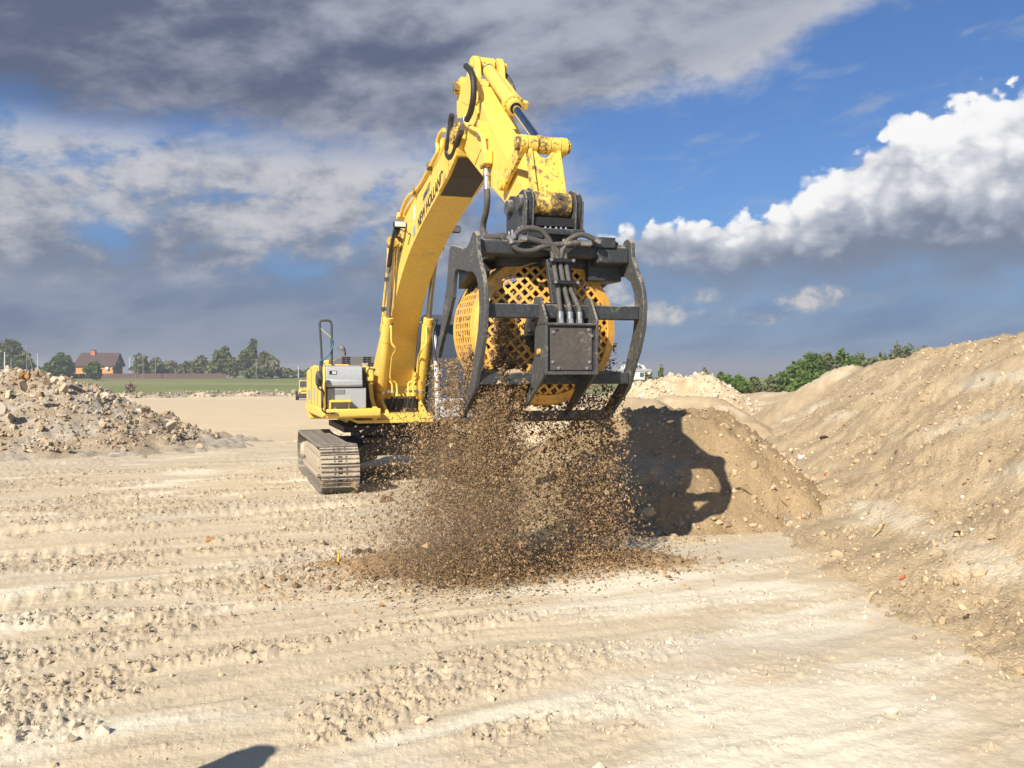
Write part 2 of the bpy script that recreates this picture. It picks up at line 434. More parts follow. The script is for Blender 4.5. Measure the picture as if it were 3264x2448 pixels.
paint('rod_steel', (0.40, 0.36, 0.31), (0.24, 0.19, 0.14), 0.30, 0.28, metal=0.9)
paint('track_steel', (0.17, 0.155, 0.135), (0.50, 0.42, 0.30), 0.52, 0.6, metal=0.25, scale=7, bump=0.3, vary=0.3, dust_top=0.35)
paint('track_dust', (0.42, 0.35, 0.25), (0.52, 0.44, 0.32), 0.5, 0.85, scale=6, bump=0.3)
paint('blue_hose', (0.03, 0.11, 0.20), DUST, 0.3, 0.5)
paint('cab_white', (0.52, 0.54, 0.54), DUST, 0.42, 0.5)
paint('sticker_blue', (0.24, 0.31, 0.36), DUST, 0.15, 0.5)
paint('sticker_grey', (0.36, 0.35, 0.31), DUST, 0.15, 0.5)
paint('letter_black', (0.025, 0.024, 0.028), DUST, 0.08, 0.5)
paint('letter_blue', (0.03, 0.05, 0.13), DUST, 0.10, 0.5)
paint('letter_white', (0.72, 0.70, 0.62), DUST, 0.10, 0.5)
def glass(name, base=(0.05, 0.07, 0.08), rough=0.08):
    t, b = new_mat(name); b.inputs['Base Color'].default_value = (*base, 1); b.inputs['Roughness'].default_value = rough
    b.inputs['Specular IOR Level'].default_value = 0.8
glass('glass_dark'); glass('lamp_glass', (0.55, 0.56, 0.52), 0.15); glass('glass_blue', (0.05, 0.065, 0.08), 0.3)

def soil_mat(name, scale=1.0, bump=0.5, fine=(0.80, 1.18), rough=0.95, dist=0.012):
    t, b = new_mat(name)
    at = t.node('ShaderNodeAttribute'); at.attribute_name = 'soil'
    g = t.node('ShaderNodeNewGeometry'); v = g.outputs['Position']
    n1 = t.noise(v, 2.3 * scale, 6, 0.65); n2 = t.noise(v, 22 * scale, 5, 0.65); n3 = t.noise(v, 90 * scale, 3, 0.6)
    f = t.m('ADD', t.m('MULTIPLY', n1, 0.35), t.m('ADD', t.m('MULTIPLY', n2, 0.40), t.m('MULTIPLY', n3, 0.25)))
    k = t.lin(f, 0.32, 0.68, fine[0], fine[1])
    c = t.mix(1.0, at.outputs['Color'], t.comb(k, k, k), 'MULTIPLY')
    t.l.new(c, b.inputs['Base Color']); b.inputs['Roughness'].default_value = rough; b.inputs['Specular IOR Level'].default_value = 0.15
    if bump:
        bn = t.node('ShaderNodeBump'); bn.inputs['Strength'].default_value = bump; bn.inputs['Distance'].default_value = dist
        t.l.new(t.m('ADD', t.m('MULTIPLY', n2, 1.6), t.m('MULTIPLY', n3, 0.5)), bn.inputs['Height']); t.l.new(bn.outputs[0], b.inputs['Normal'])
soil_mat('heap_soil', 1.2, 0.9, (0.68, 1.24), dist=0.025); soil_mat('clod', 2.0, 0.25); soil_mat('brown_soil', 2.0, 0.4, (0.6, 1.35))

def ground_mat():
    t, b = new_mat('ground_far')
    at = t.node('ShaderNodeAttribute'); at.attribute_name = 'soil'
    g = t.node('ShaderNodeNewGeometry'); v = g.outputs['Position']
    n1 = t.noise(v, 2.3, 6, 0.65); n2 = t.noise(v, 22, 5, 0.65); n3 = t.noise(v, 90, 3, 0.6)
    f = t.m('ADD', t.m('MULTIPLY', n1, 0.35), t.m('ADD', t.m('MULTIPLY', n2, 0.40), t.m('MULTIPLY', n3, 0.25)))
    k = t.lin(f, 0.32, 0.68, 0.82, 1.16)
    c = t.mix(1.0, at.outputs['Color'], t.comb(k, k, k), 'MULTIPLY')
    # grass: the alpha of the attribute is 0 on soil and 1 on the meadow
    gv = t.vmul(v, (0.25, 1.0, 1.0))
    g1 = t.noise(gv, 0.045, 5, 0.6, 0.4); g2 = t.noise(gv, 0.35, 6, 0.65); g3 = t.noise(v, 1.8, 4, 0.6)
    gc = t.mix(t.ss(g1, 0.46, 0.60), (0.155, 0.205, 0.058), (0.29, 0.24, 0.13))
    gc = t.mix(t.ss(g2, 0.45, 0.72), gc, (0.26, 0.255, 0.10))
    gk = t.lin(g3, 0.3, 0.7, 0.75, 1.25)
    gc = t.mix(1.0, gc, t.comb(gk, gk, gk), 'MULTIPLY')
    c = t.mix(at.outputs['Alpha'], c, gc)
    t.l.new(c, b.inputs['Base Color']); b.inputs['Roughness'].default_value = 0.95; b.inputs['Specular IOR Level'].default_value = 0.15
    bn = t.node('ShaderNodeBump'); bn.inputs['Strength'].default_value = 0.55; bn.inputs['Distance'].default_value = 0.012
    t.l.new(t.m('ADD', t.m('MULTIPLY', n2, 1.6), t.m('MULTIPLY', n3, 0.5)), bn.inputs['Height']); t.l.new(bn.outputs[0], b.inputs['Normal'])
ground_mat()
def leaf_mat(name, base):
    t, b = new_mat(name)
    at = t.node('ShaderNodeAttribute'); at.attribute_name = 'soil'
    c = t.mix(1.0, at.outputs['Color'], base, 'MULTIPLY')
    t.l.new(c, b.inputs['Base Color']); b.inputs['Roughness'].default_value = 0.6; b.inputs['Specular IOR Level'].default_value = 0.25
    tr = t.node('ShaderNodeBsdfTranslucent'); t.l.new(c, tr.inputs[0])
    mx = t.node('ShaderNodeMixShader'); mx.inputs[0].default_value = 0.3
    t.l.new(b.outputs[0], mx.inputs[1]); t.l.new(tr.outputs[0], mx.inputs[2]); t.l.new(mx.outputs[0], t.n['Material Output'].inputs[0])
leaf_mat('leaf', (2.0, 1.9, 1.8))
paint('bark', (0.12, 0.095, 0.07), (0.2, 0.17, 0.13), 0.3, 0.9)

# ------------------------------------------------------------------ the shape of the land
TAN = np.array([0.550, 0.458, 0.312]); CHALK = np.array([0.70, 0.63, 0.48]); CLAY = np.array([0.455, 0.37, 0.25]); GREY = np.array([0.50, 0.44, 0.345])
SAND = np.array([0.52, 0.40, 0.245])
def base_z(x, y):
    d = np.sqrt(x * x + y * y)
    yy = np.maximum(y, 0)
    z = -2.75 * sstep(yy, 14, 150)
    z = z + 0.95 * sstep(yy, 133, 141) * 0.75 + 1.1 * sstep(yy, 150, 285)
    return z - 0.0095 * np.maximum(0, d - 292)
def crest_height(x, y, crest, slope):
    """height of a heap whose crest runs along a polyline of (x, y, z)"""
    h = np.full(x.shape, -9.0)
    for (a, b) in zip(crest[:-1], crest[1:]):
        ax, ay, az = a; bx, by, bz = b
        dx, dy = bx - ax, by - ay; L = dx * dx + dy * dy
        t = np.clip(((x - ax) * dx + (y - ay) * dy) / L, 0, 1)
        d = np.sqrt((x - ax - t * dx) ** 2 + (y - ay - t * dy) ** 2)
        h = np.maximum(h, az + (bz - az) * t - slope * (np.sqrt(d * d + 0.06) - 0.24))
    return h
big_crest = [(8.6, 3.0, 2.7), (8.2, 8, 2.75), tuple(P(3290, 1082, 14)), tuple(P(3150, 1100, 16)), tuple(P(3040, 1115, 17.5)), tuple(P(2971, 1133, 19.5)), tuple(P(2947, 1152, 21)),
             tuple(P(2863, 1150, 24)), tuple(P(2795, 1163, 25.5)), tuple(P(2745, 1180, 26.5)), tuple(P(2710, 1166, 27)), tuple(P(2680, 1180, 27.5)), tuple(P(2655, 1203, 28)), tuple(P(2592, 1228, 29.5)), tuple(P(2540, 1250, 31))]
big_crest = [(a, b, c + 0.10) for a, b, c in big_crest]
front_crest = [(1.20, 12.65, 1.30), (1.75, 12.5, 1.40), (2.75, 12.6, 1.40)]
RUT = np.array([0.905, 0.425])
def rut_fields(x, y):
    s = x * RUT[0] + y * RUT[1]; q = -x * RUT[1] + y * RUT[0]
    qw = q + 0.75 * fbm(s * 0.16, q * 0.20, 3, 2) + 0.10 * perlin(s * 0.9, q * 0.9, 5)
    band = fbm(s * 0.17 + 4, qw * 1.55, 11, 4, 0.6)
    patch = fbm(x * 0.42 + 3, y * 0.42, 27, 3)
    crumb = sstep(0.8 * band + 0.45 * fbm(s * 0.9, q * 2.2, 23, 4) + 0.50 * patch, -0.07, 0.17)
    return s, q, qw, band, crumb
def ground_fields(x, y):
    s, q, qw, band, crumb = rut_fields(x, y)
    d = np.sqrt(x * x + y * y)
    near = sstep(d, 30, 16)
    calm = 1 - 0.62 * sstep(x - 0.10 * y + 0.8 * fbm(x * 0.4, y * 0.4, 29, 2), -1.3, 0.9)
    crumb = crumb * near * calm
    z = base_z(x, y)
    z = z + near * (0.055 * band * calm + 0.035 * fbm(x * 0.35, y * 0.35, 31, 2))
    # long lines pressed by the grousers
    z = z + near * 0.010 * calm * perlin(s * 0.5, qw * 9, 41) * (1 - crumb)
    # prints of crawler cleats where the machine has passed
    for q0, w_, s0, s1 in ((8.55, 0.30, -8, 2.2), (10.9, 0.30, -12, 1.0), (12.6, 0.30, -16, 4.4), (14.9, 0.30, -16, 1.5)):
        qq = q + 0.25 * perlin(s * 0.18, s * 0 + q0, 47) - q0
        msk = sstep(np.abs(qq), w_, w_ - 0.07) * sstep(s, s0, s0 + 1.5) * sstep(s, s1, s1 - 1.5) * sstep(perlin(s * 0.5, qq + q0, 49), -0.35, 0.25) * near
        crumb = crumb * (1 - 0.8 * msk)
        z = z - msk * (0.030 + 0.016 * sstep(np.abs(((s * 5.26) % 1.0) - 0.5), 0.20, 0.33))
    # broken clods along the ridges
    f1, c1 = worley(x * 12 + 0.7 * perlin(x * 5, y * 5, 51), y * 12 + 0.7 * perlin(x * 5, y * 5, 52), 53)
    f2, c2 = worley(x * 25 + 0.5 * perlin(x * 11, y * 11, 54), y * 25, 55)
    z = z + crumb * (0.052 * np.clip(0.62 - f1, 0, 1) * (0.1 + c1) ** 1.5 + 0.046 * np.clip(0.6 - f2, 0, 1) * (0.1 + c2) ** 1.5 + 0.036 * fbm(x * 12, y * 12, 61, 4))
    z = z + near * 0.006 * fbm(x * 9, y * 9, 71, 3) + near * (1 - crumb) * 0.030 * np.clip(0.30 - f2, 0, 1) * (c2 > 0.6)
    # cracked, flaking crust on the chalky flat
    z = z + near * (1 - calm) * 0.020 * np.clip(fbm(x * 3.3, y * 5.5, 81, 4), 0, 1)
    return z, crumb, band, near
def ground_z(x, y):
    return ground_fields(np.atleast_1d(np.asarray(x, float)), np.atleast_1d(np.asarray(y, float)))[0]
def ground_col(x, y, crumb, band):
    s = x * RUT[0] + y * RUT[1]; q = -x * RUT[1] + y * RUT[0]
    n = fbm(x * 0.5, y * 0.9, 91, 4); n2 = fbm(s * 0.35, q * 1.6, 95, 4); n3 = fbm(x * 2.2, y * 2.2, 99, 3)
    chalk = sstep(n2 * 0.8 + n * 0.5 + 0.30 * sstep(x - 0.15 * y, -1.2, 0.3) * sstep(x, 3.6, 2.2) * sstep(y, 10.5, 7.5), 0.02, 0.42)
    c = TAN[None] * 1.0 + (CHALK - TAN)[None] * chalk[:, None]
    c = lerp(c, CLAY[None], (crumb * (0.66 + 0.6 * n3)).clip(0, 0.92)[:, None])
    grey = sstep(fbm(s * 0.25, q * 0.9, 107, 3), 0.12, 0.42) * 0.5
    c = lerp(c, GREY[None], grey[:, None])
    # sand that has run out from the feet of the heaps
    nh = 0.55 * fbm(x * 1.1, y * 1.1, 111, 4)
    foot = np.maximum(sstep(crest_height(x, y, big_crest, 0.66) + nh, -0.75, 0.05), sstep(crest_height(x, y, front_crest, 0.8) + 0.7 * nh, -0.40, 0.05))
    c = lerp(c, SAND[None] * 0.98, (0.85 * foot)[:, None])
    far = sstep(np.sqrt(x * x + y * y), 19, 34)[:, None]
    c = lerp(c, (np.array([0.64, 0.51, 0.325]))[None] * (1 + 0.10 * n[:, None]), far)
    return c
def build_ground():
    rad = np.concatenate([np.geomspace(0.25, 3.0, 26)[:-1], np.geomspace(3.0, 30, 430)[:-1], np.geomspace(30, 160, 110)[:-1], np.geomspace(160, 9000, 60)])
    ang = np.concatenate([np.linspace(-37, 37, 790), np.linspace(37, 323, 110)[1:-1]]) * math.pi / 180
    nr, nc = len(rad), len(ang)
    rr, aa = np.meshgrid(rad, ang, indexing='ij')
    x = (rr * np.sin(aa)).ravel(); y = (rr * np.cos(aa)).ravel()
    z, crumb, band, near = ground_fields(x, y)
    c = ground_col(x, y, crumb, band)
    wob = 3.0 * perlin(x * 0.05, y * 0.05, 131)
    grass = np.maximum(sstep(y + wob, 136, 140), sstep(np.abs(x) + wob, 95, 105))
    grass = np.maximum(grass, sstep(-y, 60, 80))
    c4 = np.concatenate([c, grass[:, None]], 1)
    o = np_mesh('ground', np.stack([x, y, z], 1), grid_faces(nr, nc, True), 'ground_far', True, c4)
    tag(o, kind='structure')
build_ground()

# ------------------------------------------------------------------ heaps
def heap(name, crest, slope, ext, res, col_fn, mat, label, rough=0.06, seed=0, polar=None, lumps=0.0, toe=0.25, kind=None):
    if polar:
        a0, a1, na, r0, r1, nr = polar
        rr, aa = np.meshgrid(np.geomspace(r0, r1, nr), np.linspace(R(a0), R(a1), na), indexing='ij')
        x = rr * np.sin(aa); y = rr * np.cos(aa); nr_, nc_ = x.shape
    else:
        x0, x1, y0, y1 = ext
        xs = np.arange(x0, x1 + res, res); ys = np.arange(y0, y1 + res, res)
        y, x = np.meshgrid(ys, xs, indexing='ij'); nr_, nc_ = x.shape
    x = x.ravel(); y = y.ravel()
    z = heap_z(x, y, crest, slope, rough, seed, lumps, toe)
    g = base_z(x, y)
    f = grid_faces(nr_, nc_)
    keep = (z > g - 0.10)[f].any(1)
    f = f[keep]
    used = np.unique(f); mp = np.zeros(len(x), int); mp[used] = np.arange(len(used))
    co = np.stack([x, y, np.maximum(z, g - 0.12)], 1)[used]
    o = np_mesh(name, co, mp[f], mat, True, col_fn(x, y, z, seed)[used])
    tag(o, label, 'heap', kind=kind)
    return o
def heap_z(x, y, crest, slope, rough, seed, lumps, toe):
    wx = x + 0.35 * fbm(x * 0.45, y * 0.45, seed + 1, 3) + 0.16 * fbm(x * 1.9, y * 1.9, seed + 15, 3); wy = y + 0.35 * fbm(x * 0.45, y * 0.45, seed + 2, 3) + 0.20 * fbm(x * 1.7, y * 1.7, seed + 16, 3)
    h = crest_height(wx, wy, crest, slope)
    hc = h
    if toe: h = np.where(h < 3 * toe, toe * np.logaddexp(0, np.clip(h, -9, 9) / toe) - 0.06, h)   # the foot runs out gently
    h = h - 0.16 * sstep(-hc, 0.25, 1.0)
    h = h + rough * (1.0 * fbm(x * 0.9, y * 0.9, seed + 3, 3) + 0.42 * fbm(x * 4, y * 4, seed + 4, 2))
    # slumps and small runnels
    h = h - rough * 0.45 * np.clip(fbm(x * 1.7 + 2.0 * fbm(x * .5, y * .5, seed + 21, 2), y * 0.7, seed + 22, 3) - 0.12, 0, 1) + rough * 0.5 * np.abs(fbm(x * 2.6, y * 2.6, seed + 23, 3))
    pt = sstep(fbm(x * 0.9, y * 0.9, seed + 8, 3), -0.30, 0.15)
    f3, c3 = worley(x * 13 + perlin(x * 7, y * 7, seed + 9), y * 13, seed + 10)
    h = h + rough * pt * (0.85 * fbm(x * 11, y * 11, seed + 5, 4, 0.65) + 1.5 * np.clip(0.55 - f3, 0, 1) * c3 ** 2)
    if lumps:
        f1, c1 = worley(x * 2.6, y * 2.6, seed + 6); f2, c2 = worley(x * 6.3, y * 6.3, seed + 7)
        h = h + lumps * (np.clip(0.7 - f1, 0, 1) * (c1 - 0.2) + 0.5 * np.clip(0.7 - f2, 0, 1) * c2)
    return h + base_z(x, y)
def sand_col(x, y, z, seed):
    n = fbm(x * 0.7, y * 0.7, seed + 11, 4); n2 = fbm(x * 2.5, y * 2.5, seed + 12, 3)
    c = SAND[None] * (1 + 0.20 * n[:, None] + 0.14 * n2[:, None])
    dmp = sstep(fbm(x * 0.9 + 0.6 * z, y * 0.9 - 0.6 * z, seed + 14, 5, 0.6), 0.05, 0.40) * 0.55
    c = lerp(c, np.array([0.40, 0.295, 0.175])[None], dmp[:, None])
    k = sstep(fbm(x * 0.55 + z, y * 0.4 + z, seed + 13, 4), 0.16, 0.45) * 0.6
    return lerp(c, (CHALK * 0.98)[None], k[:, None])
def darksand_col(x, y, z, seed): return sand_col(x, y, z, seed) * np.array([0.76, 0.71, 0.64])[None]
def chalk_col(x, y, z, seed):
    n = fbm(x * 0.8, y * 0.8, seed + 11, 4); n2 = fbm(x * 4, y * 4, seed + 12, 3)
    return lerp(np.array([0.64, 0.52, 0.34])[None], SAND[None], sstep(n, -0.2, 0.3)[:, None]) * (1 + 0.12 * n2[:, None])
def rubble_col(x, y, z, seed):
    n = fbm(x * 0.6, y * 0.6, seed + 11, 4); n2 = fbm(x * 4, y * 4, seed + 12, 3)
    c = lerp(np.array([0.43, 0.345, 0.235])[None], np.array([0.47, 0.41, 0.32])[None], sstep(n, -0.1, 0.25)[:, None])
    c = lerp(c, np.array([0.38, 0.28, 0.17])[None], (sstep(-n, 0.1, 0.4) * 0.6)[:, None])
    return c * (1 + 0.14 * n2[:, None])

heap('sand_heap', big_crest, 0.66, None, None, sand_col, 'heap_soil', 'long high ridge of pale sand filling the right side', 0.085, 200, polar=(4, 52, 420, 3.0, 40, 330), toe=0.32)
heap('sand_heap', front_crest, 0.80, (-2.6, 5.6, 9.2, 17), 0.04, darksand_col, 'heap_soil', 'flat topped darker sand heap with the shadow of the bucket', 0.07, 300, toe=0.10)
m1 = [(2.5, 20.5, 1.33), tuple(P(2070, 1268, 20))]
heap('sand_heap', m1, 0.62, (-2, 7, 16, 26), 0.10, sand_col, 'heap_soil', 'low smooth sand mound right behind the bucket frame', 0.06, 340)
m2 = [tuple(P(2110, 1256, 26)), tuple(P(2260, 1256, 25))]
heap('sand_heap', m2, 0.60, (0, 11, 19, 32), 0.11, sand_col, 'heap_soil', 'rounded sand mound between the darker heap and the chalky mound', 0.06, 360)
m3 = [tuple(P(2035, 1205, 38)), tuple(P(2120, 1190, 38)), tuple(P(2183, 1185, 38)), tuple(P(2245, 1183, 38)), tuple(P(2262, 1190, 37.6))]
heap('chalk_heap', m3, 0.66, (-1, 15, 31, 44), 0.10, chalk_col, 'heap_soil', 'lumpy whitish chalk mound on the skyline behind the sand', 0.14, 380, lumps=0.30)
m4 = [tuple(P(2330, 1240, 42)), tuple(P(2440, 1231, 40)), tuple(P(2580, 1234, 38)), tuple(P(2700, 1228, 38))]
heap('sand_heap', m4, 0.22, (2, 24, 28, 56), 0.22, sand_col, 'heap_soil', 'broad low sand bank below the green bushes', 0.07, 400)
m5 = [tuple(P(2470, 1222, 56)), tuple(P(2500, 1218, 56)), tuple(P(2545, 1228, 56))]
heap('gravel_heap', m5, 0.55, (10, 25, 50, 62), 0.16, lambda x, y, z, s: np.tile(np.array([0.40, 0.35, 0.31]), (len(x), 1)), 'heap_soil', 'small greyish heap in front of the bushes', 0.10, 420, lumps=0.2)
RUB = ([(-26, 25, 2.3), tuple(P(-60, 1178, 24.5)), tuple(P(60, 1180, 24)), tuple(P(190, 1203, 23.8)), tuple(P(310, 1266, 23.5)), tuple(P(430, 1335, 23.3)), tuple(P(520, 1400, 23.2))], 0.46, 0.10, 440, 0.22, 0.18)
heap('rubble_heap', RUB[0], RUB[1], (-24, -5.5, 17.2, 28), 0.085, rubble_col, 'heap_soil', 'wide heap of broken stone and clay on the left', RUB[2], RUB[3], lumps=RUB[4], toe=RUB[5])
BEH = ([(-3.7, 24.5, 0.85), (-2.0, 24.8, 1.0), (1.0, 25, 0.9)], 0.6, 0.10, 470, 0.25, 0.10)
heap('chalk_heap', BEH[0], BEH[1], (-8, 4, 21, 28), 0.09, chalk_col, 'heap_soil', 'low heap of white chalk stones seen under the excavator', BEH[2], BEH[3], lumps=BEH[4], toe=BEH[5])
bank = [(-110, 139, -1.75)] + [(x, 137.5 + 1.5 * math.sin(x * 0.13), -1.95 + 0.22 * math.sin(x * 0.7) + 0.15 * math.sin(x * 1.9)) for x in range(-96, -8, 4)] + [(20, 137, -2.1)]
def bank_z(x, y): return crest_height(x, y, [(a, b, 0.72 + 0.2 * math.sin(a * 0.9)) for a, b, c in bank], 0.55)
def bank_heap():
    xs = np.arange(-105, 20, 0.4); ys = np.arange(132, 142, 0.35)
    y, x = np.meshgrid(ys, xs, indexing='ij'); n = x.shape; x = x.ravel(); y = y.ravel()
    f1, c1 = worley(x * 0.9, y * 0.9, 501)
    z = bank_z(x, y) + 0.5 * fbm(x * 0.5, y * 0.5, 503, 4) + 0.7 * np.clip(0.7 - f1, 0, 1) * (c1 - 0.3)
    c = lerp(np.array([0.52, 0.43, 0.31])[None], np.array([0.30, 0.25, 0.20])[None], sstep(fbm(x * 0.4, y * 0.4, 507, 4), -0.15, 0.2)[:, None])
    o = np_mesh('rubble_bank', np.stack([x, y, base_z(x, y) + z - 0.35], 1), grid_faces(*n), 'heap_soil', True, c)
    tag(o, 'low bank of dug out rubble along the edge of the green field', 'bank')
bank_heap()

# ------------------------------------------------------------------ excavator
MA = R(18.4)
MX, MY = -1.87, 15.3
_u = (math.sin(MA), -math.cos(MA)); _w = (math.cos(MA), math.sin(MA))
def S(x, y, w):
    """bearing (x, y) met by the upright plane w metres beside the machine's centre plane -> local point"""
    d = P(x, y, 1.0) - Vector((0, 0, CAM_H)); px = MX + w * _w[0]; py = MY + w * _w[1]
    det = _u[0] * (-d.y) + d.x * _u[1]
    r = (-px * (-d.y) + d.x * (-py)) / det
    t = (_u[0] * (-py) - _u[1] * (-px)) / det
    return Vector((w, -r, CAM_H + t * d.z))
def F(x, y, r):
    """the same on the plane across the machine, r metres ahead of the boom foot"""
    d = P(x, y, 1.0) - Vector((0, 0, CAM_H)); px = MX + r * _u[0]; py = MY + r * _u[1]
    det = _w[0] * (-d.y) + d.x * _w[1]
    w = (-px * (-d.y) + d.x * (-py)) / det
    t = (_w[0] * (-py) - _w[1] * (-px)) / det
    return Vector((w, -r, CAM_H + t * d.z))
def L(w, r, z): return Vector((w, -r, z))

ex = empty('excavator', (MX, MY, 0), MA)
tag(ex, 'yellow crawler excavator holding up a rotary screening bucket', 'excavator')

# --- tracks
def track_path(n):
    rf, rb, zc, rad = 0.78, -2.78, 0.40, 0.355
    segs = []
    Lb = rf - rb
    per = 2 * Lb + 2 * math.pi * rad
    out = []
    for i in range(n):
        s = per * i / n
        if s < Lb:
            r = rb + s; out.append((r, zc - rad, -math.pi / 2)); continue
        s -= Lb
        if s < math.pi * rad:
            a = -math.pi / 2 + s / rad; out.append((rf + rad * math.cos(a), zc + rad * math.sin(a), a)); continue
        s -= math.pi * rad
        if s < Lb:
            t = s / Lb; sag = -0.055 * math.sin(math.pi * t) * (0.6 + 0.4 * math.cos(2 * math.pi * t)) + (-0.012 if 0.05 < t < 0.95 else 0)
            slope = math.atan2(-0.055 * math.pi * math.cos(math.pi * t), -Lb)
            out.append((rf - s, zc + rad + sag, math.pi / 2)); continue
        s -= Lb
        a = math.pi / 2 + s / rad; out.append((rb + rad * math.cos(a), zc + rad * math.sin(a), a))
    return out
def shoe_mesh():
    b = MB()
    # profile along the track (t), outwards (n), swept across the shoe
    prof = [(-0.090, 0), (-0.090, 0.012), (-0.086, 0.036), (-0.074, 0.036), (-0.066, 0.012), (-0.012, 0.010), (-0.007, 0.034), (0.006, 0.034), (0.012, 0.010), (0.060, 0.012), (0.068, 0.036), (0.080, 0.036), (0.086, 0.016), (0.094, 0.012), (0.094, 0)]
    n = len(prof); hw = 0.30
    vs = []
    for w in (-hw, hw): vs += [(w, t, q) for t, q in prof]
    fs = [tuple(range(n - 1, -1, -1)), tuple(range(n, 2 * n))] + [(i, (i + 1) % n, (i + 1) % n + n, i + n) for i in range(n)]
    b.add(vs, fs)
    for w in (-0.09, 0.09):
        for t in (-0.038, 0.036): b.cyl((w, t, 0.008), (w, t, 0.026), 0.014, seg=6)
    b.bb(-0.07, -0.045, -0.09, 0.10, -0.07, 0.0); b.bb(0.045, 0.07, -0.09, 0.10, -0.07, 0.0)
    b.bb(-0.035, 0.035, -0.052, -0.026, 0.0095, 0.0125); b.bb(-0.035, 0.035, 0.022, 0.048, 0.0095, 0.0125)
    me = b.mesh('track_shoe', 'track_steel', True, 30); me.materials.append(MATS['track_dust']); me.materials.append(MATS['black'])
    for p in me.polygons:
        if abs(p.center.x) < 0.04 and 0.0118 < p.center.z < 0.013: p.material_index = 2
        elif p.normal.z > 0.85 and 0.006 < p.center.z < 0.02: p.material_index = 1
    return me
SHOE = shoe_mesh()
def build_track(sign, label):
    wc = sign * 1.235
    b = MB()
    # side frame, its sloping dirt cover, and roller guards
    b.prism([(0.55, 0.30), (0.55, 0.50), (0.30, 0.62), (-2.3, 0.62), (-2.55, 0.52), (-2.55, 0.30), (-2.3, 0.22), (0.3, 0.22)], wc - 0.20, wc + 0.20)
    b.prism([(0.25, 0.36), (0.25, 0.52), (-2.2, 0.54), (-2.2, 0.36)], wc + sign * 0.20, wc + sign * 0.262)
    b.prism([(0.20, 0.20), (0.24, 0.27), (-2.2, 0.27), (-2.2, 0.20)], wc + sign * 0.18, wc + sign * 0.275)
    fr = b.build('track_frame', 'track_dust', ex, bevel=0.012)
    fr['label'] = label
    for r, rad, nm in ((0.78, 0.285, 'idler_wheel'), (-2.78, 0.285, 'drive_sprocket')):
        w = MB(); w.lathe(L(wc - 0.12, r, 0.40), (1, 0, 0), [(0, 0.10), (0, rad - 0.03), (0.03, rad), (0.21, rad), (0.24, rad - 0.03), (0.24, 0.10)], 28)
        w.lathe(L(wc + sign * 0.12, r, 0.40), (sign, 0, 0), [(0, 0.17), (0.10, 0.16), (0.15, 0.11), (0.16, 0.0)], 18)
        w.build(nm, 'track_dust', fr)
    for r in (0.3, -0.15, -0.6, -1.05, -1.5, -1.95, -2.35):
        w = MB(); w.cyl(L(wc - 0.17, r, 0.18), L(wc + 0.17, r, 0.18), 0.085, seg=16); w.build('roller', 'dark_grey', fr)
    for r in (-0.35, -1.6):
        w = MB(); w.cyl(L(wc - 0.10, r, 0.615), L(wc + 0.12, r, 0.615), 0.06, seg=14); w.build('carrier_roller', 'dark_grey', fr)
    for (r, z, a) in track_path(50):
        o = bpy.data.objects.new('track_shoe', SHOE); link(o, fr)
        # outward direction is (r: cos a, z: sin a); t runs along the track
        no = Vector((0, -math.cos(a), math.sin(a))); x = Vector((1, 0, 0)); tt = no.cross(x)
        o.matrix_local = Matrix(((x.x, tt.x, no.x, wc), (x.y, tt.y, no.y, -r), (x.z, tt.z, no.z, z), (0, 0, 0, 1)))
    return fr
build_track(-1, 'dusty crawler track in clear view beside the machine')
build_track(1, 'dusty crawler track mostly hidden behind the falling soil')

# --- undercarriage centre
b = MB(); b.bb(-0.95, 0.95, 0.45, 1.65, 0.46, 0.74); b.bb(-0.65, 0.65, 0.25, 1.9, 0.55, 0.80)
for s in (-1, 1):
    for r0, r1 in ((-0.55, 0.0), (-1.5, -2.1)):
        b.add([(s * 0.4, -r0 + .2, 0.42), (s * 0.4, -r0 - .2, 0.42), (s * 1.15, -r1 - .18, 0.30), (s * 1.15, -r1 + .18, 0.30), (s * 0.4, -r0 + .2, 0.74), (s * 0.4, -r0 - .2, 0.74), (s * 1.15, -r1 - .18, 0.58), (s * 1.15, -r1 + .18, 0.58)],
              [(0, 1, 2, 3), (4, 7, 6, 5), (0, 4, 5, 1), (1, 5, 6, 2), (2, 6, 7, 3), (3, 7, 4, 0)])
b.build('car_body', 'dark_grey', ex, bevel=0.015)
b = MB(); b.lathe((0, 1.0, 0.80), (0, 0, 1), [(0, 0.62), (0.02, 0.68), (0.10, 0.68), (0.12, 0.60), (0.24, 0.60)], 40); b.build('swing_bearing', 'dark_grey', ex)

# --- revolving frame
b = MB()
b.prism([(0.42, 1.09), (0.42, 1.14), (-3.2, 1.14), (-3.2, 1.02), (-0.9, 1.02), (-0.6, 1.09)], -0.86, 1.42)
b.prism([(0.30, 1.14), (0.30, 1.24), (-3.0, 1.24), (-3.0, 1.14)], -0.62, 1.40)
b.build('revolving_frame', 'yellow', ex, bevel=0.008)
b = MB(); b.prism([(-0.55, 0.98), (-0.55, 1.02), (-2.4, 1.02), (-2.4, 0.98)], -0.8, 1.2); b.bb(-1.0, 0.9, 0.2, 2.4, 0.90, 1.0); b.build('belly_plate', 'black', ex)
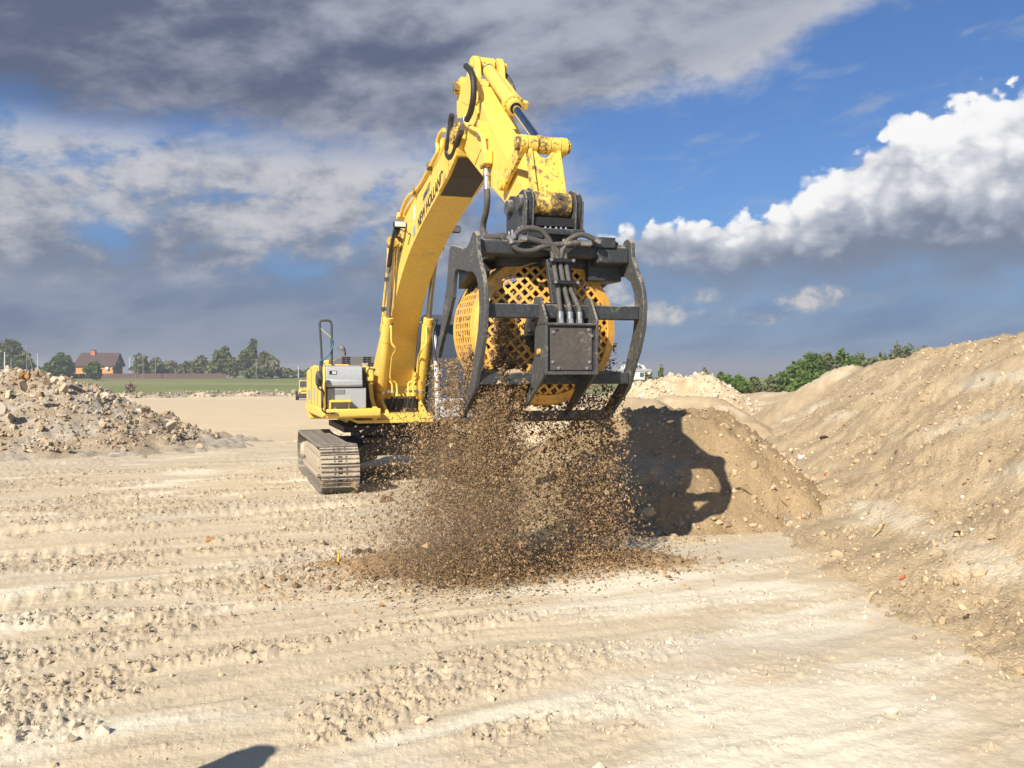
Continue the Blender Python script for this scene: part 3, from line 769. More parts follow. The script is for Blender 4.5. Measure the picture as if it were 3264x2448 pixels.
# front and side skirt on the tool box side: a rounded yellow beam
b = MB()
sk = [(-0.0, 1.345), (0.60, 1.345), (0.60, 1.26), (0.565, 1.205), (0.48, 1.18), (0.0, 1.18)]
b.prism([(0.30, 1.345), (0.60, 1.345), (0.60, 1.27), (0.585, 1.215), (0.54, 1.185), (0.30, 1.185)], -1.385, -0.50)
b.build('front_beam', 'yellow', ex, bevel=0.02)
b = MB()
out = [(0.60, -1.36), (0.585, -1.42), (0.52, -1.455), (-2.2, -1.455), (-2.2, -1.0), (0.30, -1.0), (0.30, -1.36)]
# skirt swept round the corner: straight side with an inclined lower edge
b.prism([(0.58, 1.345), (-2.35, 1.36), (-2.35, 1.22), (-1.9, 1.17), (0.45, 1.185), (0.58, 1.23)], -1.45, -1.32)
b.build('side_skirt', 'yellow', ex, bevel=0.03)
# boss of the tubular beam by the cylinder foot
b = MB(); b.cyl(L(-0.62, 0.46, 1.265), L(-0.545, 0.46, 1.265), 0.105, seg=24); b.cyl(L(-0.545, 0.46, 1.265), L(-0.52, 0.46, 1.265), 0.085, seg=20); b.build('beam_boss', 'yellow', ex, bevel=0.008)

# --- tool box and tank panels facing forward (grey)
pan = MB(); pan.prism([(0.56, 1.70), (0.585, 1.73), (0.585, 1.80), (0.56, 1.815), (0.555, 1.98), (0.52, 2.03), (0.46, 2.045), (-0.35, 2.06), (-0.35, 1.70)], -1.385, -0.80)
po = pan.build('upper_panel', 'panel_grey', ex, bevel=0.01)
wl = MB(); wl.bb(-1.335, -1.215, -0.566, -0.50, 1.905, 1.965); wo = wl.build('headlight', 'black', po, bevel=0.006)
wl = MB(); wl.bb(-1.290, -1.222, -0.571, -0.560, 1.910, 1.955); wl.build('lens', 'lamp_glass', po, bevel=0.004)
pan = MB(); pan.prism([(0.54, 1.345), (0.54, 1.67), (0.51, 1.69), (-0.35, 1.69), (-0.35, 1.345)], -1.365, -0.735)
po = pan.build('lower_panel', 'panel_grey', ex, bevel=0.012)
v = MB(); v.bb(-1.26, -1.085, -0.5455, -0.50, 1.585, 1.66); vg = v.build('vent', 'black', po)
for k in range(5):
    s = MB(); s.bb(-1.255, -1.09, -0.552, -0.545, 1.590 + k * 0.0145, 1.598 + k * 0.0145); s.build('slat', 'panel_grey', po)
b = MB(); b.bb(-1.34, -1.00, -0.70, -0.545, 1.455, 1.49)
for w in (-1.325, -1.025): b.bb(w - 0.015, w + 0.015, -0.60, -0.545, 1.345, 1.46)
b.build('step', 'yellow', ex, bevel=0.006)
# --- side door, rounded counterweight side
b = MB()
prof = [(0.555, 1.345), (0.555, 1.97), (0.50, 2.035), (-1.1, 2.06), (-1.6, 2.03), (-2.05, 1.94), (-2.25, 1.80), (-2.32, 1.5), (-2.32, 1.36)]
b.prism(prof, -1.43, -1.386); sd = b.build('side_door', 'yellow', ex, bevel=0.02)
b = MB(); b.bb(-1.4335, -1.43, -0.50, -0.20, 1.37, 1.72); so_ = b.build('decal', 'sticker_blue', sd); so_['label'] = 'pale blue sticker at the front edge'
b = MB(); b.bb(-1.4335, -1.43, 0.75, 0.98, 1.42, 1.66); b.bb(-1.4335, -1.43, 1.5, 1.95, 1.42, 1.60); b.build('decal', 'sticker_grey', sd)
for r in (-0.35, -1.35):
    b = MB(); b.bb(-1.434, -1.4295, -r - 0.008, -r + 0.008, 1.38, 2.0); b.build('seam', 'black', sd)
b = MB()
cw = [(-1.42, -2.2), (-1.40, -2.6), (-1.25, -3.05), (-0.9, -3.45), (-0.4, -3.65), (0.4, -3.65), (0.9, -3.45), (1.25, -3.05), (1.40, -2.6), (1.42, -2.2), (1.42, -1.9), (-1.42, -1.9)]
n = len(cw); vs = [(w, -r, 1.05) for w, r in cw] + [(w, -r, 1.95) for w, r in cw] + [(w * 0.93, -(r * 0.97), 2.03) for w, r in cw]
fs = [tuple(range(n)), tuple(range(2 * n, 3 * n))] + [(i, (i + 1) % n, (i + 1) % n + n, i + n) for i in range(n)] + [(i + n, (i + 1) % n + n, (i + 1) % n + 2 * n, i + 2 * n) for i in range(n)]
b.add(vs, fs); b.build('counterweight', 'yellow', ex, bevel=0.03)
# body core behind the panels
b = MB(); b.bb(-1.384, -0.70, -0.30, 2.3, 1.24, 2.02); b.bb(-0.70, 1.35, 1.1, 2.4, 1.24, 2.0); b.build('engine_bay', 'dark_grey', ex)
# --- engine hood with slots
b = MB()
hp = [(-1.02, 2.02), (-1.00, 2.12), (-0.92, 2.20), (-0.78, 2.245), (0.75, 2.245), (0.9, 2.20), (1.0, 2.1), (1.02, 2.02)]
n = len(hp); vs = [(w, 1.95, z) for w, z in hp] + [(w, 3.1, z - 0.02) for w, z in hp]
b.add(vs, [tuple(range(n)), tuple(range(2 * n - 1, n - 1, -1))] + [(i, i + n, (i + 1) % n + n, (i + 1) % n) for i in range(n)])
hd = b.build('engine_hood', 'hood_grey', ex, bevel=0.02)
for w0, ks in ((-0.80, 2), (-0.40, 2), (-0.24, 1)):
    for k in range(5 if w0 < -0.3 else 2):
        for j in range(ks):
            s = MB(); s.bb(w0 + j * 0.082, w0 + j * 0.082 + 0.066, 1.94, 1.952, 2.052 + k * 0.038, 2.074 + k * 0.038); s.build('slot', 'black', hd)
b = MB(); b.bb(-0.42, -0.30, 1.936, 1.953, 2.058, 2.105); b.build('latch', 'panel_grey', hd, bevel=0.01)
b = MB(); e0 = F(1095, 1131, -2.3); b.tube([e0 + Vector((0, 0, -0.15)), e0, F(1094, 1118, -2.3), F(1090, 1109, -2.3) , F(1082, 1105, -2.42)], 0.05, 14); b.build('exhaust_pipe', 'hood_grey', ex)
# filler cap beside the rail
c0 = F(1046, 1162, 0.2); b = MB(); b.lathe((c0.x, c0.y, 2.02), (0, 0, 1), [(0, 0.055), (0.07, 0.05), (0.075, 0.065), (0.11, 0.065), (0.12, 0.05)], 20); b.build('filler_cap', 'yellow', ex)
b = MB(); b.bb(-1.37, -1.0, -0.4, 0.2, 2.05, 2.07); b.build('walkway', 'yellow', ex)
# --- hand rail
def RF(x, y, r=0.42): return F(x, y, r)
b = MB(); b.tube([RF(1027, 1245), RF(1026, 1165), RF(1022, 1080), RF(1019, 1035), RF(1020, 1026), RF(1025, 1022.5), RF(1040, 1021.5), RF(1049, 1022.5), RF(1055, 1028), RF(1057, 1040), RF(1057, 1080), RF(1058, 1162)], 0.019, 10, sub=5); hr = b.build('hand_rail', 'dark_grey', ex)
b = MB(); b.tube([RF(1021, 1047), RF(1056, 1076)], 0.016, 8); b.build('rail_tape', 'sticker_grey', hr)
b = MB(); b.tube([RF(1056, 1075, .44), RF(1062, 1090, .44), RF(1058, 1110, .44), RF(1048, 1130, .44), RF(1032, 1145, .44), RF(1022, 1150, .44), RF(1019, 1165, .44), RF(1020, 1185, .44)], 0.014, 8); b.build('rail_hose', 'blue_hose', hr)
# --- mirror
b = MB(); mc = F(1017.5, 1207.5, 0.74)
pr = []
for i in range(20):
    a = 2 * math.pi * i / 20; sx, sz = math.cos(a), math.sin(a)
    pr.append((0.058 * (abs(sx) ** 0.6) * (1 if sx > 0 else -1), 0.128 * (abs(sz) ** 0.75) * (1 if sz > 0 else -1)))
vs = []
for k, (dy, sc) in enumerate(((0.03, 0.6), (0.0, 1.0), (-0.03, 1.0), (-0.045, 0.85))): vs += [(mc.x + x * sc, mc.y - dy, mc.z + z * sc) for x, z in pr]
fs = [tuple(range(19, -1, -1)), tuple(range(60, 80))] + [(k * 20 + i, k * 20 + (i + 1) % 20, (k + 1) * 20 + (i + 1) % 20, (k + 1) * 20 + i) for k in range(3) for i in range(20)]
b.add(vs, fs); mo = b.build('mirror', 'dark_grey', ex)
b = MB(); b.tube([F(1015, 1205, .80), F(1014, 1232, .80), F(1020, 1242, .74), F(1031, 1248, .64), F(1029, 1275, .64), F(1026, 1300, .64), F(1034, 1314, .64), F(1055, 1318, .63), F(1070, 1316, .62)], 0.012, 8); b.build('mirror_arm', 'black', mo)
b = MB(); b.tube([F(1027, 1240, .62), F(1028, 1300, .62)], 0.022, 8); b.build('mirror_post', 'dark_grey', mo)
b = MB(); b.box(F(1064, 1317, .615), (0.10, 0.03, 0.035)); b.build('mirror_clamp', 'steel', mo)

# --- boom foot brackets and cylinder feet
b = MB()
for w0, w1 in ((-0.60, -0.53), (-0.36, -0.30), (0.30, 0.36)):
    b.prism([(0.42, 1.14), (0.42, 1.30), (0.05, 1.52), (-0.30, 2.03), (-0.75, 2.06), (-1.2, 1.7), (-1.4, 1.14)] if w0 < -0.5 else [(0.30, 1.14), (0.25, 1.26), (-0.2, 1.42), (-0.55, 1.95), (-0.95, 1.95), (-1.2, 1.6), (-1.4, 1.14)], w0, w1)
b.build('boom_bracket', 'yellow', ex, bevel=0.008)
b = MB(); b.bb(-0.30, 0.30, 0.30, 0.33, 1.47, 1.70); b.bb(-0.30, 0.30, 0.345, 0.36, 1.14, 1.47); b.build('front_plate', 'yellow', ex, bevel=0.004)
b = MB(); b.bb(-0.295, 0.295, 0.20, 0.295, 1.16, 1.465); b.build('hose_recess', 'black', ex)
b = MB(); b.bb(-0.70, -0.605, -0.45, -0.25, 1.80, 1.86); b.bb(-0.66, -0.60, -0.40, -0.30, 1.74, 1.98); b.build('latch_bracket', 'yellow', ex, bevel=0.005)
CYB_R, CYB_Z = 0.34, 1.20
CW = 0.345
for s in (-1, 1):
    b = MB()
    for dw in (-0.075, 0.075):
        w = s * CW + dw
        b.lathe(L(w - 0.022, CYB_R - 0.75, CYB_Z) if False else L(w - 0.022, -0.43, CYB_Z), (1, 0, 0), [(0, 0.10), (0.044, 0.10)], 24)
        b.prism([(-0.33, CYB_Z), (-0.33, 1.12), (-0.72, 1.12), (-0.53, CYB_Z + 0.03)], w - 0.02, w + 0.02)
    b.cyl(L(s * CW - 0.13, -0.43, CYB_Z), L(s * CW + 0.13, -0.43, CYB_Z), 0.045, seg=16)
    b.build('cylinder_foot', 'yellow_greasy', ex, bevel=0.004)

# --- boom
def smooth_poly(pts, sub=4):
    Q = []
    V = [Vector(p) for p in pts]
    for i in range(len(V) - 1):
        a = V[i - 1] if i else V[0] * 2 - V[1]; b_ = V[i]; c = V[i + 1]; d = V[i + 2] if i + 2 < len(V) else V[-1] * 2 - V[-2]
        for k in range(sub):
            t = k / sub; Q.append(0.5 * ((2 * b_) + (c - a) * t + (2 * a - 5 * b_ + 4 * c - d) * t * t + (3 * b_ - a - 3 * c + d) * t ** 3))
    Q.append(V[-1]); return [tuple(q) for q in Q]
bot = smooth_poly([(-0.96, 1.58), (-0.62, 1.98), (-0.28, 2.38), (0.04, 2.72), (0.42, 3.06), (0.95, 3.42), (1.60, 3.75), (2.57, 4.075), (3.36, 4.27), (4.10, 4.45)])
top = smooth_poly([(4.30, 4.99), (3.73, 4.81), (2.60, 4.60), (2.05, 4.53), (1.45, 4.39), (0.94, 4.20), (0.25, 3.74), (-0.35, 3.15), (-0.80, 2.62), (-1.20, 2.12), (-1.40, 1.80)])
HW = 0.25
b = MB(); b.prism(bot + [(4.52, 4.62), (4.62, 4.82), (4.50, 4.98)] + top + [(-1.38, 1.62), (-1.20, 1.52)], -HW, HW)
b.v = [(x * (1 + 0.30 * min(1, max(0, (2.75 - z) / 0.8))), y, z) for x, y, z in b.v]   # the boom widens to its foot
boom = b.build('boom', 'yellow', ex, bevel=0.006, angle=25)
b = MB(); b.cyl(L(-0.40, -1.18, 1.72), L(0.40, -1.18, 1.72), 0.13, seg=24); b.build('foot_pin', 'yellow_greasy', boom)
# ridge plates on top of the side walls (raised flange), nose wear plate
b = MB(); b.prism([(3.62, 4.335), (4.10, 4.447), (4.5, 4.60), (4.60, 4.80), (4.3, 4.92)], -HW - 0.012, -HW + 0.001); b.prism([(3.62, 4.335), (4.10, 4.447), (4.5, 4.60), (4.60, 4.80), (4.3, 4.92)], HW - 0.001, HW + 0.012); b.build('nose_plate', 'yellow_worn', boom, bevel=0.004)
# cylinder pin through the boom
UP_R, UP_Z = 1.0, 4.02
b = MB(); b.cyl(L(-0.46, UP_R, UP_Z), L(0.46, UP_R, UP_Z), 0.085, seg=22)
for s in (-1, 1): b.lathe(L(s * 0.24, UP_R, UP_Z), (s, 0, 0), [(0, 0.15), (0.03, 0.15), (0.05, 0.11), (0.20, 0.10), (0.20, 0.0)], 24)
b.build('cylinder_pin', 'yellow_greasy', boom, bevel=0.004)
# writing on the side facing left
def side_text(body, base0, base1, cap, mat, w, shear=0.0, weight=0.0, name='lettering'):
    cu = bpy.data.curves.new(name, 'FONT'); cu.body = body; cu.size = 1.0; cu.offset = weight; cu.resolution_u = 3
    to = bpy.data.objects.new(name, cu); COL.objects.link(to)
    dg = bpy.context.evaluated_depsgraph_get(); me = bpy.data.meshes.new_from_object(to.evaluated_get(dg))
    bpy.data.objects.remove(to)
    co = np.zeros(len(me.vertices) * 3); me.vertices.foreach_get('co', co); co = co.reshape(-1, 3)
    x0, x1 = co[:, 0].min(), co[:, 0].max(); h = 0.70
    d = Vector((base1[0] - base0[0], base1[1] - base0[1]))
    nrm = Vector((-d.y, d.x)).normalized() * cap
    tx = (co[:, 0] - x0) / (x1 - x0); ty = co[:, 1] / h
    r = base0[0] + tx * d.x + ty * (nrm.x + shear); z = base0[1] + tx * d.y + ty * nrm.y
    new = np.stack([np.full(len(r), w), -r, z], 1)
    me.vertices.foreach_set('co', new.ravel()); me.update()
    me.materials.clear(); me.materials.append(MATS[mat])
    return link(bpy.data.objects.new(name, me), boom)
side_text('NEW HOLLAND', (2.30, 4.045), (3.83, 4.455), 0.165, 'letter_black', -HW - 0.004, 0.045, 0.026)
b = MB(); b.add([L(-HW + .03, 3.55, 4.312 - .003), L(HW - .03, 3.55, 4.312 - .003), L(HW - .03, 4.10, 4.446), L(-HW + .03, 4.10, 4.446)], [(0, 1, 2, 3)]); b.add([L(-HW + .03, 4.10, 4.446), L(HW - .03, 4.10, 4.446), L(HW - .03, 4.50, 4.60), L(-HW + .03, 4.50, 4.60)], [(0, 1, 2, 3)]); b.build('grease_stain', 'grease', boom)
side_text('AMAKO', (2.63, 4.375), (3.08, 4.485), 0.11, 'letter_blue', -HW - 0.004, 0.06, 0.024)
side_text('______', (2.63, 4.352), (3.07, 4.46), 0.06, 'sticker_grey', -HW - 0.0035, 0.0, 0.0, 'lettering')
b = MB(); b.prism([(1.99, 3.965), (2.13, 4.005), (2.13, 4.145), (1.99, 4.115)], -HW - 0.004, -HW - 0.001); b.build('decal', 'sticker_blue', boom)
b = MB(); b.prism([(2.02, 4.20), (2.11, 4.23), (2.11, 4.44), (2.02, 4.41)], -HW - 0.004, -HW - 0.001); b.build('decal', 'letter_white', boom)
# pipes running along the top edge of that side
def SP(pts, w): return [S(x, y, w) for x, y in pts]
pp = [(1277, 690), (1281, 676), (1285, 662), (1290, 650), (1304, 625), (1325, 612), (1330, 604), (1346, 580), (1372, 532), (1384, 508), (1392, 492), (1396, 478), (1395, 455), (1402, 430), (1415, 414)]
b = MB(); b.tube(SP(pp, -0.27), 0.030, 10, sub=4); b.build('pipe', 'yellow', boom)
pp = [(1290, 690), (1292, 680), (1305, 655), (1323, 630), (1328, 618), (1356, 578), (1386, 528), (1404, 497), (1412, 470), (1416, 440)]
b = MB(); b.tube(SP(pp, -0.235), 0.030, 10, sub=4); b.build('pipe', 'yellow', boom)
for (x, y) in ((1330, 609), (1377, 530), (1279, 690)):
    b = MB(); q = S(x, y, -0.255); b.box(q, (0.14, 0.10, 0.085), Matrix.Rotation(-0.5, 3, 'X')); b.build('pipe_clamp', 'yellow_greasy' if y < 680 else 'yellow', boom, bevel=0.01)
# work lights
for s, q in ((-1, S(1274, 716, -0.36)), (1, S(1447, 731, 0.33))):
    b = MB(); b.box(q, (0.20, 0.10, 0.105)); wo = b.build('work_light', 'black', boom, bevel=0.025)
    b = MB(); b.box(q + Vector((0, -0.052, 0)), (0.17, 0.012, 0.08)); b.build('lens', 'lamp_glass', boom, bevel=0.012)
b = MB(); b.tube([S(1270, 728, -0.37), S(1268, 740, -0.36), S(1259, 752, -0.35)], 0.03, 8); b.build('light_bracket', 'black', boom)
b = MB(); b.tube(SP([(1268, 731), (1282, 732), (1288, 738), (1293, 731), (1300, 742), (1308, 746), (1305, 762), (1300, 780)], -0.262), 0.006, 6); b.build('cable', 'dark_grey', boom)

# --- boom cylinders
for s in (-1, 1):
    p0 = L(s * CW, -0.43, CYB_Z); p1 = L(s * CW, UP_R, UP_Z); d = (p1 - p0).normalized(); Lc = (p1 - p0).length
    g = 1.86
    b = MB(); b.lathe(p0, d, [(0.10, 0.06), (0.16, 0.07), (0.18, 0.083), (g - 0.44, 0.083), (g - 0.435, 0.092), (g - 0.12, 0.097), (g - 0.115, 0.085), (g, 0.083), (g, 0.05)], 28)
    cyl = b.build('boom_cylinder', 'yellow', ex, bevel=0.0)
    cyl['label'] = 'lifting cylinder on the near left side of the boom' if s < 0 else 'lifting cylinder on the far side of the boom'
    b = MB(); b.cyl(p0 + d * 0.02, p0 + d * 0.14, 0.065, 0.062, seg=20); b.lathe(p0 - Vector((0.06, 0, 0)), (1, 0, 0), [(0, 0.09), (0.12, 0.09)], 24); b.build('cylinder_eye', 'yellow_greasy', cyl)
    b = MB(); b.cyl(p0 + d * (g - 0.02), p0 + d * (Lc - 0.05), 0.047, seg=24); b.build('piston_rod', 'rod_steel', cyl)
    b = MB(); b.lathe(p1 - Vector((0.055, 0, 0)), (1, 0, 0), [(0, 0.115), (0.11, 0.115)], 24); b.build('rod_eye', 'yellow_greasy', cyl)
    for k in range(12):
        b = MB()
        a = 2 * math.pi * k / 12; uu = Vector((1, 0, 0)); vv = d.cross(uu)
        q = p0 + d * (g - 0.118) + (uu * math.cos(a) + vv * math.sin(a)) * 0.088; b.cyl(q, q + d * 0.015, 0.008, seg=6); b.build('bolt', 'dark_grey', cyl)
    # strap and feed pipes
    b = MB(); q = p0 + d * 0.47; b.lathe(q - d * 0.028, d, [(0, 0.09), (0.056, 0.09)], 28)
    b.bb(min(s * 0.06, s * 0.28), max(s * 0.06, s * 0.28), q.y - 0.055, q.y - 0.02, q.z - 0.04, q.z + 0.005); b.build('strap', 'steel', cyl)
    gp = p0 + d * (g - 0.16)
    fr_ = Vector((0, -0.10, 0)); inn = Vector((-s * 0.055, 0, 0))
    pt = [gp + Vector((-s * 0.03, -0.075, 0.0)), gp + Vector((-s * 0.045, -0.105, -0.04)), gp + Vector((-s * 0.05, -0.11, -0.28)), gp + Vector((-s * 0.125, -0.085, -0.40)), p0 + d * 1.1 + Vector((-s * 0.115, -0.06, 0.0)), p0 + d * 0.72 + Vector((-s * 0.12, -0.05, 0)), L(s * 0.115, 0.0 - 0.12, 1.75), L(s * 0.10, -0.11, 1.66), L(s * 0.10, -0.10, 1.56)]
    b = MB(); b.tube(pt, 0.017, 10, sub=5); b.build('pipe', 'yellow', cyl)
    b = MB(); b.tube([L(s * 0.27, -0.16, 1.80), L(s * 0.24, -0.10, 1.79), L(s * 0.19, -0.09, 1.72), L(s * 0.185, -0.10, 1.56)], 0.017, 10, sub=5); b.build('pipe', 'yellow', cyl)
    b = MB()
    for w in (s * 0.10, s * 0.186): b.cyl(L(w, -0.10, 1.58), L(w, -0.10, 1.52), 0.024, 0.028, seg=8)
    b.build('fitting', 'yellow', cyl)
    for w, dx in ((s * 0.10, -0.05), (s * 0.186, -0.05)):
        b = MB(); b.tube([L(w, -0.10, 1.53), L(w + dx * .1, -0.11, 1.42), L(w + dx * .6, -0.14, 1.28), L(w + dx * 1.2, -0.22, 1.21)], 0.020, 8); b.build('hose', 'rubber', cyl)
# thin pipe and clamps along the outside of the left cylinder
b = MB(); b.tube(SP([(1238, 790), (1237, 820), (1234, 868), (1232, 890), (1226, 940), (1222, 985), (1222, 1000), (1217, 1035), (1214, 1055)], -0.42), 0.021, 8, sub=4); b.build('pipe', 'yellow', boom)
b = MB(); b.tube(SP([(1260, 730), (1252, 765), (1243, 810), (1238, 850)], -0.42), 0.030, 10, sub=4); b.build('hose', 'rubber', boom)
b = MB(); b.tube(SP([(1238, 848), (1235, 866)], -0.42), 0.03, 8); b.build('fitting', 'steel', boom)
for x, y in ((1233, 890), (1223, 985)):
    b = MB(); b.box(S(x, y, -0.42), (0.07, 0.05, 0.06)); b.build('pipe_clamp', 'dark_grey', boom)

# --- arm cylinder above the boom
a0 = L(0, 1.25, 4.58); a1 = L(0, 4.36, 5.50); d = (a1 - a0).normalized(); Lc = (a1 - a0).length
b = MB(); b.lathe(a0, d, [(0.08, 0.07), (0.12, 0.095), (1.75, 0.095), (1.76, 0.115), (1.9, 0.115), (1.9, 0.05)], 24); ac = b.build('arm_cylinder', 'yellow', ex)
b = MB(); b.cyl(a0 + d * 1.85, a0 + d * (Lc - 0.05), 0.055, seg=20); b.build('piston_rod', 'chrome', ac)
b = MB()
for q in (a0, a1): b.lathe(q - Vector((0.07, 0, 0)), (1, 0, 0), [(0, 0.11), (0.14, 0.11)], 24)
b.build('cylinder_eye', 'yellow_greasy', ac)
b = MB()
for s in (-1, 1): b.prism([(1.0, 4.15), (1.15, 4.62), (1.27, 4.68), (1.40, 4.60), (1.8, 4.42)], s * 0.11 - 0.025, s * 0.11 + 0.025)
b.build('cylinder_lug', 'yellow', boom, bevel=0.005)

# --- arm (stick)
AW = 0.160
arm_out = [(4.98, 5.80), (4.86, 5.79), (4.78, 5.70), (4.72, 5.60), (4.56, 5.55), (4.48, 5.58), (4.40, 5.63), (4.27, 5.64), (4.22, 5.50), (4.21, 5.20), (4.30, 4.98), (4.66, 4.585), (5.50, 4.11), (6.20, 3.735), (6.60, 3.50), (6.78, 3.49), (6.88, 3.58), (6.86, 3.72), (6.55, 3.99), (6.05, 4.36), (5.62, 4.74), (5.27, 5.08), (5.19, 5.28), (5.17, 5.45), (5.13, 5.66), (5.07, 5.76)]
b = MB(); b.prism([p for p in arm_out if not (p[1] > 5.3 and p[0] > 4.70)] + [(5.15, 5.28), (4.72, 5.38)], -AW, AW)
arm = b.build('arm', 'yellow', ex, bevel=0.006, angle=25)
b = MB()
for s in (-1, 1):
    b.prism([(4.97, 5.695), (4.87, 5.69), (4.77, 5.61), (4.69, 5.51), (4.55, 5.44), (4.50, 5.28), (5.00, 5.08), (5.24, 5.10), (5.13, 5.26), (5.15, 5.42), (5.11, 5.59), (5.05, 5.67)], s * (AW - 0.045), s * (AW + 0.02))
b.build('cylinder_lug', 'yellow', arm, bevel=0.006)
b = MB()
for s in (-1, 1): b.prism([(4.24, 5.46), (4.24, 5.20), (4.62, 4.66), (5.05, 4.40), (5.30, 4.52), (5.18, 4.98), (4.70, 5.45), (4.40, 5.60), (4.28, 5.60)], s * AW, s * (AW + 0.014))
b.build('side_plate', 'yellow', arm, bevel=0.004)
# boom to arm hinge
b = MB(); b.cyl(L(-0.31, 4.50, 4.86), L(0.31, 4.50, 4.86), 0.10, seg=24); b.cyl(L(-0.32, 4.50, 4.86), L(0.32, 4.50, 4.86), 0.055, seg=18); b.build('hinge_pin', 'yellow_greasy', arm, bevel=0.004)
b = MB(); b.cyl(L(-0.24, 4.36, 5.50), L(0.24, 4.36, 5.50), 0.075, seg=20); b.build('hinge_pin', 'yellow_greasy', arm)
# --- bucket cylinder
CB = L(0, 4.93, 5.60); RE = L(0, 6.88, 4.20); d = (RE - CB).normalized(); Lc = (RE - CB).length
GL = 1.36
b = MB(); b.lathe(CB, d, [(0.07, 0.055), (0.12, 0.063), (0.16, 0.078), (GL - 0.16, 0.078), (GL - 0.155, 0.112), (GL - 0.06, 0.114), (GL - 0.055, 0.089), (GL + 0.02, 0.085), (GL + 0.025, 0.064), (GL - 0.01, 0.056), (GL - 0.01, 0.04)], 40)
bc = b.build('bucket_cylinder', 'yellow', ex, bevel=0.0)
uu = Vector((1, 0, 0)); vv = d.cross(uu)
for k in range(14):
    b = MB()
    a = 2 * math.pi * k / 14; q = CB + d * (GL - 0.062) + (uu * math.cos(a) + vv * math.sin(a)) * 0.100
    b.lathe(q, d, [(0, 0.0115), (0.020, 0.0115), (0.020, 0.006), (0.011, 0.005), (0.011, 0.0)], 10)
    b.build('bolt', 'yellow', bc)
b = MB(); b.cyl(CB + d * (GL - 0.02), CB + d * (Lc - 0.06), 0.047, seg=32); b.build('piston_rod', 'chrome', bc)
b = MB(); b.cyl(CB + d * (GL + 0.015), CB + d * (GL + 0.028), 0.062, seg=32); b.build('seal', 'black', bc)
b = MB(); b.lathe(CB - Vector((0.085, 0, 0)), (1, 0, 0), [(0, 0.06), (0, 0.10), (0.17, 0.10), (0.17, 0.06)], 28); b.cyl(CB + d * 0.05, CB + d * 0.16, 0.068, 0.074, seg=24)
b.cyl(L(-0.20, 4.93, 5.60), L(0.23, 4.93, 5.60), 0.045, seg=18); b.cyl(L(0.19, 4.93, 5.60), L(0.25, 4.93, 5.60), 0.06, seg=10); b.build('cylinder_eye', 'yellow_worn', bc)
b = MB(); b.lathe(CB + d * 0.15, d, [(0, 0.081), (0.035, 0.081)], 28); b.build('band', 'steel', bc)
b = MB(); b.lathe(RE - Vector((0.062, 0, 0)), (1, 0, 0), [(0, 0.05), (0, 0.085), (0.124, 0.085), (0.124, 0.05)], 28); b.cyl(RE - d * 0.16, RE - d * 0.04, 0.050, 0.066, seg=24); b.build('rod_eye', 'yellow_greasy', bc)
q = CB + d * (GL - 0.1) + Vector((0.125, -0.02, 0.0)); b = MB(); b.box(q, (0.075, 0.08, 0.08), Matrix.Rotation(0.6, 3, 'X')); b.build('port_block', 'yellow', bc, bevel=0.01)
# feed pipe beside the barrel and the hoses at its head
b = MB(); off = Vector((0.097, -0.015, 0.025)); b.tube([CB + d * 0.28 + off, CB + d * (GL - 0.18) + off, q + Vector((-0.01, 0, 0.02))], 0.019, 8); b.build('pipe', 'yellow', bc)
b = MB(); b.tube(SP([(1588, 228), (1597, 232), (1605, 236)], 0.22), 0.03, 8); b.build('fitting', 'steel', bc)
b = MB(); b.tube(SP([(1604, 235), (1618, 250), (1628, 268), (1635, 288), (1637, 305)], 0.24), 0.035, 10); b.build('hose', 'hose_dusty', bc)
b = MB(); b.tube([S(1517, 214, -0.10), S(1500, 212, -0.22), S(1487, 212, -0.25)], 0.018, 8); b.build('pipe', 'steel', bc)
b = MB(); b.tube(SP([(1486, 211), (1497, 222), (1506, 240), (1510, 270), (1509, 310), (1503, 345), (1497, 365), (1488, 382)], -0.27), 0.036, 12); b.build('hose', 'rubber', bc)
# hose loop, pipes and valve on the near side of the arm
b = MB(); b.tube(SP([(1441, 366), (1437, 385), (1434, 420), (1428, 460), (1425, 485), (1430, 500), (1442, 496), (1452, 475), (1461, 445), (1468, 425)], -0.255), 0.036, 10); b.build('hose', 'rubber', arm)
b = MB(); b.tube(SP([(1465, 432), (1472, 408)], -0.255), 0.040, 10); b.build('fitting', 'hose_dusty', arm)
b = MB(); b.tube(SP([(1455, 388), (1464, 382), (1474, 385)], -0.225), 0.026, 8); b.box(S(1484, 388, -0.205), (0.10, 0.14, 0.10)); b.build('fitting', 'steel', arm, bevel=0.01)
b = MB(); b.tube(SP([(1485, 390), (1494, 401), (1510, 411), (1525, 418), (1536, 430), (1541, 445), (1546, 490)], -0.212), 0.028, 10); b.build('pipe', 'yellow', arm)
b = MB(); b.box(S(1482, 386, -0.19), (0.05, 0.16, 0.12)); b.build('pipe_clamp', 'yellow', arm, bevel=0.008)
b = MB(); b.lathe(S(1531, 425, -0.212) - Vector((0, 0, 0.03)), (0, -0.5, -0.6), [(0, 0.045), (0.05, 0.045)], 14); b.build('pipe_clamp', 'steel', arm)
b = MB(); b.box(S(1549, 505, -0.215), (0.10, 0.19, 0.15)); b.build('valve_block', 'yellow', arm, bevel=0.01)
b = MB(); b.box(S(1547, 525, -0.215), (0.09, 0.16, 0.07)); b.build('valve_base', 'yellow_greasy', arm, bevel=0.01)
for y0, y1, rr in ((533, 553, .030), (553, 562, .04), (562, 580, .030), (580, 592, .038), (592, 607, .034)):
    b = MB(); b.cyl(S(1549 + (y0 - 533) * .03, y0, -0.215), S(1549 + (y1 - 533) * .03, y1, -0.215), rr, seg=12); b.build('fitting', 'steel', arm)
